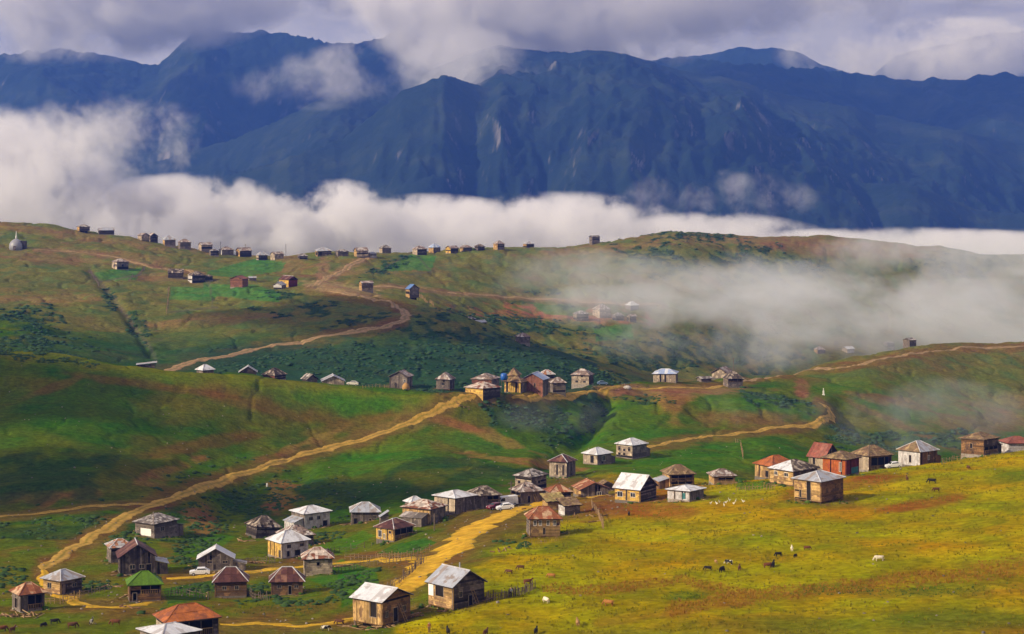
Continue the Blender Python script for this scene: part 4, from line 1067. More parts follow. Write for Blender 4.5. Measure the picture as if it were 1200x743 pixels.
# --- two nearest on the meadow edge
H('wooden_house', 412, 448, 479, 736, 705, 685, 'gy', 'tin_white', 'w_tan', 'w_brown', q=1.05, ops=[('hole', 'L', .58, .82, .30, .92), ('win', 'F', .12, .22, .30, .55), ('win', 'F', .72, .84, .35, .6), ('hole', 'F', .40, .55, .0, .62)], horiz='F', stilt=.5, detail=True, label='plank hut with bright white gable roof nearest to the camera', group=GL, extras=('ladder',))
H('wooden_house', 501, 531, 567, 716, 688, 664, 'gy', 'tin_grey', 'w_tan', 'w_dark', q=1.05, ops=[('sheet', 'L', .02, .22, .42, .98), ('hole', 'L', .30, .62, .42, .92), ('hole', 'F', .5, .62, .0, .5), ('win', 'F', .2, .3, .5, .75)], stilt=.3, detail=True, label='dark log barn with grey tin gable roof, its left side open, beside the stake fence', group=GL, extras=('ladder', 'chimney'))
# --- along the crest of the meadow
H('wooden_house', 888, 905, 936, 562, 547, 533, 'hip', 'orange', 'w_tan', 'w_brown', d=475, ops=[('hole', 'L', .6, .8, .1, .6)], horiz=False, label='tan plank house with orange tin hip roof behind the white and brown roof', group=GS)
H('wooden_house', 906, 930, 962, 570, 552, 538, 'hip', 'shingle_dark', 'w_tan', 'w_dark', ops=[('winw', 'L', .62, .78, .55, .85), ('winw', 'L', .2, .32, .55, .85)], stilt=.3, detail=True, rmat2=[None, None, None, 'tin_white'], label='log house whose hip roof is half white tin and half brown shingle', group=GS)
H('wooden_house', 935, 962, 993, 591, 564, 551, 'hip', 'tin_grey', 'w_tan', 'w_brown', ops=[('hole', 'L', .48, .62, .0, .95), ('hole', 'L', .2, .26, .1, .5)], stilt=.55, detail=True, label='log house on short stilts with smooth pale grey hip roof nearest on the crest', group=GS)
H('wooden_house', 951, 967, 986, 553, 537, 519, 'gy', 'redroof', 'w_pale', 'w_dark', d=510, q=1.0, horiz=False, ops=[('hole', 'L', .3, .38, .3, .7)], label='pale house with steep brick-red gable roof behind the red-orange house', group=GS)
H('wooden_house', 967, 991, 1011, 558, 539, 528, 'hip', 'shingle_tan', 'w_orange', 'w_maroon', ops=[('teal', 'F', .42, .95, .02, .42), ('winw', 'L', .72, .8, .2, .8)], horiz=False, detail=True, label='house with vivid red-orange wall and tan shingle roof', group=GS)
H('wooden_house', 1003, 1018, 1048, 550, 535, 521, 'hip', 'shingle_tan', 'w_pale', 'w_brown', d=480, ops=[('porch', 'F', .1, .98, .05, .9)], horiz=False, label='porch house with tan shingle roof behind the white parked car', group=GS)
H('wooden_house', 1057, 1078, 1103, 543, 530, 516, 'hip', 'tin_grey', 'w_white', 'w_brown', d=492, ops=[('winw', 'F', .45, .55, .4, .7), ('hole', 'L', .5, .6, .2, .7)], horiz=False, rmat2=[None, None, None, 'shingle_tan'], label='whitewashed plank house with grey tin and brown shingle hip roof', extras=('lean_right',), group=GS)
H('wooden_house', 1131, 1153, 1176, 531, 516, 506, 'hip', 'shingle_tan', 'w_brown', 'w_dark', ops=[('porch', 'F', .05, .95, .1, .5), ('hole', 'L', .4, .5, .4, .7)], label='brown log house with worn orange-brown roof standing alone on the crest', extras=('lean_right',), group=GS)
H('wooden_house', 1178, 1182, 1212, 527, 520, 511, 'hip', 'redroof', 'w_white', 'w_white', d=505, label='white house with red roof cut by the right edge of the picture', group=GS)
# --- middle ridge
RM = (600, 760)
H('wooden_house', 157, 160, 180, 440, 431, 423, 'shed', 'tin_grey', 'w_dark', 'w_dark', d=668, label='dark hut with slanting grey roof behind the left hill crest, at the road fork', group=GM, lean=12)
H('wooden_house', 229, 238, 249, 446, 440, 433, 'hip', 'tin_white', 'w_grey', 'w_grey', d=668, label='hut showing only its white pyramid roof over the left hill crest', group=GM)
H('wooden_house', 279, 281, 300, 447, 440, 432, 'gy', 'tin_grey', 'w_dark', 'w_dark', d=668, label='dark hut with grey gable roof second along the hill crest', group=GM)
H('wooden_house', 307, 322, 333, 449, 440, 431, 'hip', 'shingle_dark', 'w_red', 'w_dark', d=672, label='dark reddish hut with brown roof behind the hill crest', group=GM)
H('wooden_house', 353, 360, 371, 453, 445, 438, 'gy', 'shingle', 'w_dark', 'w_grey', d=672, label='smallest grey gable hut peeking over the hill crest', group=GM)
H('wooden_house', 375, 378, 403, 455, 447, 439, 'gy', 'tin_grey', 'w_pale', 'w_pale', d=672, horiz=False, label='pale gable hut with grey tin roof just left of the white car on the crest', group=GM)
H('wooden_house', 456, 477, 482, 456, 442, 434, 'gx', 'shingle_pink', 'w_grey', 'w_grey', rngd=RM, horiz=False, ops=[('hole', 'L', .35, .45, 0, .5), ('winw', 'L', .8, .9, .6, .8)], label='grey gabled plank house with a tan stack of hay at its wall', group=GM)
H('wooden_house', 511, 527, 532, 458, 445, 436, 'hip', 'shingle_pink', 'w_grey', 'w_dark', rngd=RM, ops=[W1('L', .5, .4, .3, .1, 'win')], stilt=.6, horiz=False, label='isolated grey tower-like house on stilts with pinkish pyramid roof', group=GM)
H('wooden_house', 553, 576, 585, 462, 445, 437, 'hip', 'shingle_pink', 'w_red', 'w_grey', d=682, label='tall house with pale tan roof behind the yellow two-tier hut at the road top', group=GM)
H('wooden_house', 545, 566, 586, 471, 456, 447, 'hip', 'rust_patch', 'w_yellow', 'w_dark', q=.95, rngd=RM, ops=[('hole', 'L', .05, .95, .42, .50)], label='honey-yellow two-tier hut with orange roof where the main track reaches the ridge', group=GM, stilt=.3)
H('wooden_house', 591, 610, 618, 461, 448, 441, 'hip', 'shingle_tan', 'w_yellow', 'w_grey', rngd=RM, q=.9, horiz=False, label='straw-coloured house with tan roof right of the yellow two-tier hut', group=GM)
H('wooden_house', 596, 606, 610, 454, 440, 431, 'hip', 'shingle_tan', 'w_tan', 'w_red', d=674, label='house showing only a tan roof beside the blue water tank', group=GM)
H('wooden_house', 612, 636, 643, 458, 445, 436, 'gx', 'tin_blue', 'w_red', 'w_grey', d=671, q=.8, ops=[W1('L', .6, .6, .2, .05)], horiz=False, label='reddish house with long blue-grey tin roof on the middle ridge', group=GM)
H('wooden_house', 633, 636, 650, 452, 439, 433, 'hip', 'rust_white', 'w_grey', 'w_grey', d=715, label='house with whitish roof behind the long blue-grey roof', group=GM)
H('wooden_house', 645, 648, 663, 457, 449, 442, 'hip', 'shingle_pink', 'w_grey', 'w_grey', d=690, label='low grey house with pinkish roof at the right end of the ridge cluster', group=GM)
H('wooden_house', 670, 690, 696, 451, 440, 432, 'hip', 'shingle_pink', 'w_pale', 'w_dark', rngd=(640, 780), q=.9, ops=[W1('L', .3, .2, .3, .07, 'win'), W1('L', .75, .2, .3, .07, 'win'), W1('L', .6, .8, .15, .06)], label='pale board house with brown hip roof and two dark windows, alone on the ridge', extras=('lean_right',), group=GM)
H('wooden_house', 766, 792, 796, 449, 438, 432, 'hip', 'tin_blue', 'w_pale', 'w_grey', rngd=(680, 860), q=.75, horiz=False, label='long pale house with light blue tin roof on the misty middle ridge', group=GM)
H('shed', 818, 822, 834, 448, 444, 441, 'gx', 'shingle', 'w_grey', 'w_grey', rngd=(680, 860), cat='shed', label='tiny grey shed beside the pair of brown roofed ridge houses', group='sheds of the village')
H('wooden_house', 835, 852, 861, 447, 438, 430, 'gx', 'shingle_pink', 'w_pale', 'w_pale', d=815, label='pale long house with brownish roof behind the end house of the middle ridge', group=GM)
H('wooden_house', 849, 853, 871, 454, 444, 435, 'hip', 'shingle_dark', 'w_grey', 'w_grey', rngd=(680, 860), ops=[('porch', 'F', .05, .95, .6, .95)], label='grey house with dark hip roof at the right end of the middle ridge', group=GM)
H('wooden_house', 1060, 1066, 1075, 405, 399, 396, 'gx', 'shingle', 'w_grey', 'w_grey', rngd=(860, 1100), ov=.2, label='lone grey hut on top of the right-hand hill', group=GM)
# --- far ridge, skyline
RR = (1150, 1500)
def G(x0, xc, x1, yb, yw, ya, roof, rm, lm, fm, label, **k):
    k.setdefault('rngd', RR)
    return H('wooden_house', x0, xc, x1, yb, yw, ya, roof, rm, lm, fm, label=label, group=GR, ov=.35, **k)
G(88, 93, 104, 272, 266, 263, 'hip', 'shingle', 'w_tan', 'w_dark', 'first house from the left on the skyline, on thin stilts', stilt=.9)
G(112, 116, 133, 275, 270, 267, 'gx', 'tin_grey', 'w_pale', 'w_dark', 'low dark house with pale roof, second from the left on the skyline')
G(160, 166, 174, 282, 276, 273, 'gy', 'shingle_pink', 'w_pale', 'w_pale', 'pale gabled hut joined to a dark one on the left skyline')
G(171, 176, 184, 283, 277, 273, 'gy', 'shingle_pink', 'w_pale', 'w_dark', 'dark-ended hut leaning on a pale gabled one on the left skyline')
G(189, 193, 205, 288, 281, 276, 'hip', 'tin_grey', 'w_tan', 'w_grey', 'grey-blue skyline house with a tan side, left of the tall narrow one')
G(207, 211, 223, 300, 284, 280, 'hip', 'shingle_pink', 'w_grey', 'w_grey', 'tall narrow three-level house stepping down the skyline', d=1262)
G(231, 236, 248, 294, 287, 284, 'gx', 'shingle_pink', 'w_pale', 'w_pale', 'pale pinkish skyline house just right of the tall narrow one')
G(244, 247, 256, 300, 294, 292, 'hip', 'shingle', 'w_grey', 'w_dark', 'small dark hut just below the pale pinkish skyline house')
G(255, 260, 273, 299, 293, 289, 'hip', 'shingle_pink', 'w_white', 'w_grey', 'skyline house with a bright white gable side and pale roof')
G(275, 281, 294, 301, 294, 290, 'gx', 'shingle_pink', 'w_tan', 'w_dark', 'skyline house with tan side below an aerial mast')
G(299, 303, 313, 305, 299, 295, 'hip', 'tin_grey', 'w_pale', 'w_dark', 'small skyline hut with dark walls and pale base left of the dip')
G(316, 322, 332, 305, 298, 295, 'gx', 'shingle_pink', 'w_pale', 'w_pale', 'pale skyline hut beside the utility pole at the dip')
G(348, 351, 360, 304, 300, 297, 'hip', 'shingle', 'w_grey', 'w_grey', 'lone tiny hut in the dip of the skyline')
G(368, 372, 388, 301, 294, 290, 'hip', 'tin_grey', 'w_tan', 'w_dark', 'open-sided skyline house above the steep dirt path', ops=[('hole', 'F', .1, .35, .2, .9), ('hole', 'L', .2, .8, .2, .9)])
G(392, 396, 408, 301, 295, 292, 'hip', 'shingle', 'w_grey', 'w_grey', 'grey hip-roofed skyline house right of the steep dirt path')
G(414, 418, 431, 301, 294, 290, 'gx', 'shingle_pink', 'w_tan', 'w_pale', 'tan gabled skyline house at the top of the upper road')
G(431, 434, 441, 302, 297, 295, 'hip', 'tin_grey', 'w_white', 'w_white', 'tiny white hut beside the tan gabled skyline house')
G(444, 448, 458, 297, 291, 287, 'hip', 'shingle', 'w_pale', 'w_grey', 'grey skyline house with a lean-to, right of the tiny white hut')
G(483, 489, 500, 299, 292, 288, 'hip', 'shingle_pink', 'w_pale', 'w_dark', 'dark skyline house with pinkish roof, first of the five above the green plots')
G(502, 508, 516, 297, 290, 285, 'hip', 'tin_blue', 'w_tan', 'w_grey', 'skyline house with bluish roof, tallest of the five above the green plots')
G(522, 528, 537, 297, 291, 288, 'gx', 'shingle_pink', 'w_yellow', 'w_dark', 'skyline house with lit tan gable and dark side above the green plots')
G(539, 543, 553, 295, 290, 287, 'hip', 'shingle_pink', 'w_tan', 'w_grey', 'low skyline house with wide pinkish roof, fourth above the green plots')
G(556, 560, 568, 294, 289, 286, 'hip', 'shingle_dark', 'w_dark', 'w_dark', 'little dark domed hut ending the row of five on the skyline')
G(578, 583, 591, 293, 286, 282, 'hip', 'shingle_pink', 'w_tan', 'w_grey', 'square grey skyline house standing apart right of the row of five')
G(613, 617, 626, 290, 286, 283, 'hip', 'tin_grey', 'w_tan', 'w_dark', 'small skyline house with long verandah left of the lone tall hut')
G(691, 694, 703, 287, 278, 276, 'gx', 'shingle', 'w_grey', 'w_grey', 'lone boxy grey hut on the bare ridge, right of all other skyline houses')
# second tier of the far ridge
R2 = (900, 1300)
G(129, 137, 149, 316, 307, 303, 'hip', 'shingle_pink', 'w_pale', 'w_grey', 'pale house with hip roof alone above the hedged plots of the left slope', rngd=R2, ops=[W1('L', .5, .4, .3, .1), W1('F', .5, .4, .3, .1)])
G(195, 197, 214, 326, 320, 315, 'gx', 'shingle_dark', 'w_dark', 'w_dark', 'low dark brown house left of the dark house with a white front', rngd=R2)
G(218, 225, 239, 332, 323, 318, 'hip', 'shingle_dark', 'w_white', 'w_dark', 'dark-roofed house with a small white front on the left slope', rngd=R2)
G(238, 240, 249, 329, 324, 322, 'hip', 'shingle_dark', 'w_dark', 'w_dark', 'tiny dark hut right of the house with a white front', rngd=R2)
G(269, 284, 289, 337, 327, 323, 'gx', 'redroof', 'w_red', 'w_red', 'dark red house above the bright green plot', rngd=R2, q=.9)
G(320, 330, 334, 339, 334, 330, 'gx', 'tin_grey', 'w_white', 'w_grey', 'small whitish hut in front of the maroon house on the left slope', rngd=R2)
G(326, 338, 347, 337, 328, 323, 'gy', 'maroon', 'w_yellow', 'w_maroon', 'maroon house with a tan front above the back road', rngd=R2)
G(290, 292, 300, 329, 326, 324, 'gx', 'tin_grey', 'w_grey', 'w_grey', 'tiny grey hut between the dark red house and the maroon house', rngd=R2)
G(420, 424, 437, 341, 332, 329, 'gx', 'shingle_pink', 'w_tan', 'w_grey', 'flat-roofed brown house beside the ridge road junction', rngd=R2)
G(475, 480, 491, 350, 339, 333, 'gy', 'tin_deepblue', 'w_tan', 'w_grey', 'house with deep blue gable roof below the ridge road', rngd=R2, stilt=.5)
G(543, 547, 557, 379, 374, 371, 'hip', 'shingle', 'w_dark', 'w_dark', 'upper of two huts sunk behind the scrub hill', d=975)
G(555, 560, 570, 384, 378, 375, 'gx', 'tin_grey', 'w_dark', 'w_dark', 'lower of two huts sunk behind the scrub hill', d=965)
G(604, 610, 621, 403, 395, 390, 'hip', 'shingle_pink', 'w_grey', 'w_grey', 'round-looking hut with pale pyramid roof in the scrub', rngd=(850, 1300))
G(672, 676, 690, 376, 368, 364, 'hip', 'shingle', 'w_grey', 'w_grey', 'grey hut at the left of the misty far hamlet', rngd=(1000, 1350))
G(695, 703, 716, 373, 363, 356, 'hip', 'shingle_pink', 'w_pale', 'w_pale', 'pale house in the middle of the misty far hamlet', rngd=(1000, 1350))
G(733, 739, 749, 364, 358, 353, 'hip', 'tin_white', 'w_grey', 'w_grey', 'white-roofed house at the right of the misty far hamlet', rngd=(1000, 1350))
G(718, 722, 731, 376, 370, 366, 'hip', 'shingle', 'w_grey', 'w_grey', 'small grey hut below the white-roofed house in the mist', rngd=(1000, 1350))
G(735, 738, 746, 377, 371, 368, 'gx', 'shingle_pink', 'w_pale', 'w_grey', 'small pale hut lowest at the right of the misty hamlet', rngd=(1000, 1350))
G(955, 958, 967, 415, 410, 406, 'hip', 'shingle_pink', 'w_tan', 'w_grey', 'faint tan hut in the mist left of the right-hand hill', rngd=(1150, 1400))
G(988, 993, 1002, 414, 409, 406, 'gx', 'tin_white', 'w_pale', 'w_white', 'faint white hut in the mist beside the right-hand hill', rngd=(1150, 1400))
G(1036, 1040, 1049, 407, 402, 400, 'hip', 'shingle', 'w_grey', 'w_grey', 'faint grey hut in the mist left of the lone hilltop hut', rngd=(1150, 1400))
# ------------------------------------------------------------------ animals and people
def plain_mat(name, col, rough=0.8, spec=0.2, metal=0.0, patch=None):
    m, nt, b = new_mat(name, rough, spec); b.inputs['Base Color'].default_value = (*col, 1); b.inputs['Metallic'].default_value = metal
    tc = nt.nodes.new('ShaderNodeTexCoord'); n = nt.nodes.new('ShaderNodeTexNoise'); n.inputs['Scale'].default_value = 1.6 if patch else 5; n.inputs['Detail'].default_value = 3
    r = nt.nodes.new('ShaderNodeValToRGB'); r.color_ramp.elements[0].position = 0.47 if patch else 0.3; r.color_ramp.elements[1].position = 0.53 if patch else 0.75
    r.color_ramp.elements[0].color = (*[c * (0.75 if not patch else 1) for c in col], 1); r.color_ramp.elements[1].color = (*(patch or [min(1, c * 1.2) for c in col]), 1)
    nt.links.new(tc.outputs['Object'], n.inputs[0]); nt.links.new(n.outputs[0], r.inputs[0]); nt.links.new(r.outputs[0], b.inputs['Base Color'])
    return m
def skin_mesh(name, V, E, mat, sub=1):
    """grow one continuous surface over a skeleton: V = [(x,y,z,radius)], E = edges, first vertex is the root"""
    me = bpy.data.meshes.new(name + '_frame'); me.from_pydata([v[:3] for v in V], E, [])
    o = bpy.data.objects.new(name + '_frame', me); COL.objects.link(o)
    o.modifiers.new('skin', 'SKIN'); 
    for i, v in enumerate(V):
        me.skin_vertices[0].data[i].radius = (v[3], v[3] if len(v) < 5 else v[4]); me.skin_vertices[0].data[i].use_root = (i == 0)
    s = o.modifiers.new('sub', 'SUBSURF'); s.levels = sub; s.render_levels = sub
    dg = bpy.context.evaluated_depsgraph_get()
    out = bpy.data.meshes.new_from_object(o.evaluated_get(dg)); out.name = name
    out.materials.clear(); out.materials.append(mat)
    for p in out.polygons: p.use_smooth = True
    bpy.data.objects.remove(o); return out
def cow_skel(graze):
    V = [(-.66, 0, .90, .30), (0, 0, .84, .38), (.52, 0, .90, .33), (.80, 0, .98, .22)]
    E = [(0, 1), (1, 2), (2, 3)]
    V += [(1.04, 0, .60, .14), (1.14, 0, .42, .15), (1.26, 0, .16, .10)] if graze else [(1.0, 0, 1.16, .16), (1.12, 0, 1.24, .15), (1.38, 0, 1.08, .10)]
    E += [(3, 4), (4, 5), (5, 6)]
    n = len(V)
    h = V[5]
    for s in (-1, 1):
        b = len(V)
        V += [(-.70, s * .18, .62, .17), (-.80, s * .19, .36, .085), (-.72, s * .19, .02, .065)]; E += [(0, b), (b, b+1), (b+1, b+2)]
        b = len(V)
        V += [(.54, s * .18, .60, .14), (.56, s * .19, .32, .08), (.54, s * .19, .02, .065)]; E += [(2, b), (b, b+1), (b+1, b+2)]
        b = len(V)
        V += [(h[0] - .04, s * .2, h[2] + .06, .04), (h[0] + .0, s * .17, h[2] + .22, .025)]; E += [(5, b), (5, b + 1)]
    b = len(V); V += [(-.98, 0, 1.1, .04), (-1.08, 0, .75, .03), (-1.08, 0, .42, .05)]; E += [(0, b), (b, b+1), (b+1, b+2)]
    return V, E
COWM = {'black': plain_mat('black_hide', (0.016, 0.013, 0.012)), 'brown': plain_mat('brown_hide', (0.11, 0.045, 0.02)), 'red': plain_mat('red_brown_hide', (0.15, 0.05, 0.02)),
        'tan': plain_mat('tan_hide', (0.32, 0.18, 0.07)), 'white': plain_mat('cream_hide', (0.72, 0.62, 0.47)), 'pied': plain_mat('pied_hide', (0.015, 0.013, 0.012), patch=(0.70, 0.64, 0.52)),
        'orange': plain_mat('ginger_hide', (0.36, 0.15, 0.035))}
_cm = {}
def cow(px, py, col, heading, scale, graze, label, rngd=(250, 520)):
    key = (col, graze)
    if key not in _cm: _cm[key] = skin_mesh('cow', *cow_skel(graze), COWM[col])
    p = ground(px, py, *rngd)
    o = link(bpy.data.objects.new('cow', _cm[key])); o.location = p - Vector((0, 0, .02)); o.rotation_euler = (0, 0, math.radians(heading)); o.scale = (scale * .82,) * 3
    tag(o, label, 'cow', 'cattle grazing on the meadows')
for c in [
    (829.7, 668.5, 'black', 170, .8, True, 'black cow at the left of the herd in the middle of the meadow'),
    (846, 670.5, 'black', 60, 1.0, True, 'largest black cow of the meadow herd, head down'),
    (854, 661.5, 'pied', 150, .85, True, 'black and white cow just behind the largest black cow'),
    (839, 660.5, 'tan', 100, .7, True, 'small tan calf behind the two black cows'),
    (866.5, 668.5, 'brown', 80, .85, False, 'brown cow seen from behind, right of the black cows'),
    (900, 665.5, 'red', 10, .95, True, 'red-brown cow touching a dark one in the meadow herd'),
    (906, 664.5, 'black', 75, .95, False, 'dark cow touching the red-brown one in the meadow herd'),
    (912, 652, 'black', 200, .8, True, 'dark cow uphill of the red-brown one'),
    (928, 645.5, 'white', 85, .8, False, 'white calf seen end-on, highest of the meadow herd'),
    (932, 653.5, 'black', 60, .7, True, 'small dark calf just below the white calf'),
    (946, 644.5, 'red', 5, .75, True, 'red-brown cow at the right end of the meadow herd'),
    (1030, 657.5, 'white', 185, 1.0, True, 'cream cow grazing alone on the right of the meadow'),
    (596.5, 672.5, 'brown', 160, .8, True, 'dark brown calf uphill of the stake fence, left of a pair'),
    (610, 667.5, 'brown', 185, .8, True, 'dark brown calf uphill of the stake fence, right of a pair'),
    (618.5, 684.5, 'red', 20, .9, False, 'red-brown cow right behind the end of the stake fence'),
    (646, 677.5, 'orange', 170, .85, True, 'ginger cow alone below the rusty red roofed house'),
    (640, 706.5, 'white', 120, .95, True, 'white cow with a long shadow below the stake fence'),
    (713, 710, 'orange', 160, 1.0, True, 'ginger cow with a long shadow in the lower meadow'),
    (677, 733.5, 'tan', 95, .95, False, 'tan cow with a long shadow near the bottom edge'),
    (628, 743, 'black', 80, .9, False, 'dark cow at the bottom edge below the white cow'),
    (569, 744.5, 'brown', 70, .9, False, 'brown cow cut by the bottom edge'),
    (525, 743, 'black', 100, .9, False, 'black cow at the bottom edge in front of the grey roofed barn'),
    (1063, 563, 'brown', 90, .9, False, 'dark cow standing high on the meadow below the white car'),
    (1092, 566.5, 'black', 170, 1.1, True, 'black cow high on the meadow, upper one of two'),
    (1097, 576, 'brown', 190, .9, True, 'brown cow high on the meadow, lower one of two'),
    (1135, 550, 'brown', 100, .9, True, 'brown calf just below the brown log house on the crest'),
    (737, 604.5, 'black', 85, .8, False, 'small dark calf on the orange patch below the white gabled barn'),
    (51, 735, 'black', 60, .75, True, 'black calf at lower left, leftmost of the five below the lane'),
    (64, 731, 'black', 20, .85, True, 'black cow at lower left facing uphill, second below the lane'),
    (85, 736, 'brown', 20, .95, True, 'dark brown cow at lower left, largest of the five below the lane'),
    (107, 731.5, 'pied', 85, .8, False, 'pied cow at lower left, fourth below the lane'),
    (135, 732.5, 'red', 185, .95, True, 'red-brown cow at lower left, rightmost below the lane'),
    (14.6, 741, 'brown', 70, .85, False, 'brown cow in the bottom left corner, right of a pair'),
    (3, 740, 'red', 30, .9, True, 'red-brown cow in the bottom left corner, left of a pair'),
    (382, 739, 'pied', 10, .85, True, 'black and white cow left of the white gabled hut'),
    (398, 732, 'brown', 170, .9, True, 'dark red-brown cow beside the wall of the white gabled hut'),
]: cow(*c)
goose_m = skin_mesh('goose', [(0, 0, .34, .15), (-.2, 0, .33, .11), (-.38, 0, .40, .03), (.17, 0, .38, .09), (.26, 0, .55, .04), (.29, 0, .74, .045), (.41, 0, .71, .018), (0, .07, .16, .03), (.02, .07, .01, .03), (0, -.07, .16, .03), (.02, -.07, .01, .03)],
                    [(0, 1), (1, 2), (0, 3), (3, 4), (4, 5), (5, 6), (0, 7), (7, 8), (0, 9), (9, 10)], plain_mat('white_feathers', (0.82, 0.80, 0.74)))
GOOSE = ['leftmost white goose of the flock, nearest the low white house', 'second white goose from the left in the flock', 'white goose behind the second from the left', 'white goose in the middle of the flock', 'white goose lowest on the slope in the flock',
         'white goose highest on the slope in the flock', 'white goose third from the right in the flock', 'white goose second from the right in the flock', 'white goose standing apart at the right of the flock']
for i, (px, py) in enumerate([(833, 591), (839.8, 591.5), (843, 589.7), (851, 590), (848.6, 593.5), (855, 587.5), (860, 591.3), (862, 588.6), (871, 589.3)]):
    p = ground(px, py, 280, 520); o = link(bpy.data.objects.new('goose', goose_m)); o.location = p; o.rotation_euler = (0, 0, i * 1.9 + .4); o.scale = (.85 + .08 * (i % 3),) * 3
    tag(o, GOOSE[i], 'goose', 'white geese on the meadow')

def person(px, py, h, heading, coat, legs, label, rngd=(250, 520)):
    p = ground(px, py, *rngd); k = h / 1.75
    skin = plain_mat('skin', (0.42, 0.25, 0.17)); 
    J = [(0, 0, .95, .11), (0, 0, 1.2, .12), (0, 0, 1.43, .11), (0, 0, 1.52, .05), (0, .01, 1.62, .085), (0, .01, 1.70, .075)]
    E = [(0, 1), (1, 2), (2, 3), (3, 4), (4, 5)]
    for s in (-1, 1):
        b = len(J); J += [(s * .1, 0, .86, .085), (s * .11, .02, .48, .055), (s * .11, 0, .07, .04), (s * .11, .13, .03, .035)]; E += [(0, b), (b, b+1), (b+1, b+2), (b+2, b+3)]
        b = len(J); J += [(s * .18, 0, 1.42, .055), (s * .25, -.02, 1.13, .04), (s * .24, .10, .88, .03), (s * .24, .13, .80, .028)]; E += [(2, b), (b, b+1), (b+1, b+2), (b+2, b+3)]
    o = link(bpy.data.objects.new('person', skin_mesh('person', J, E, skin))); o.location = p; o.rotation_euler = (0, 0, math.radians(heading)); o.scale = (k,) * 3
    tag(o, label, 'person')
    Jc = [(0, 0, .93, .15), (0, 0, 1.2, .145), (0, 0, 1.42, .13)]; Ec = [(0, 1), (1, 2)]
    for s in (-1, 1):
        b = len(Jc); Jc += [(s * .18, 0, 1.41, .07), (s * .25, -.02, 1.13, .055), (s * .24, .09, .90, .045)]; Ec += [(2, b), (b, b+1), (b+1, b+2)]
    link(bpy.data.objects.new('coat', skin_mesh('coat', Jc, Ec, coat)), o)
    Jt = [(0, 0, .93, .135)]; Et = []
    for s in (-1, 1):
        b = len(Jt); Jt += [(s * .1, 0, .84, .10), (s * .11, .02, .48, .075), (s * .11, 0, .10, .06)]; Et += [(0, b), (b, b+1), (b+1, b+2)]
    link(bpy.data.objects.new('trousers', skin_mesh('trousers', Jt, Et, legs)), o)
    link(bpy.data.objects.new('hair', skin_mesh('hair', [(0, -.015, 1.68, .088), (0, -.05, 1.60, .06)], [(0, 1)], plain_mat('dark_hair', (0.02, 0.015, 0.012)))), o)
person(598.6, 700, 1.65, 160, plain_mat('pale_blue_cloth', (0.45, 0.52, 0.62)), plain_mat('dark_cloth', (0.04, 0.04, 0.05)), 'person in pale blue top and dark trousers standing by the stake fence')
person(503, 742, 1.7, 200, plain_mat('rust_cloth', (0.38, 0.13, 0.05)), plain_mat('brown_cloth', (0.20, 0.10, 0.05)), 'person in rust-coloured coat at the bottom edge in front of the grey roofed barn')

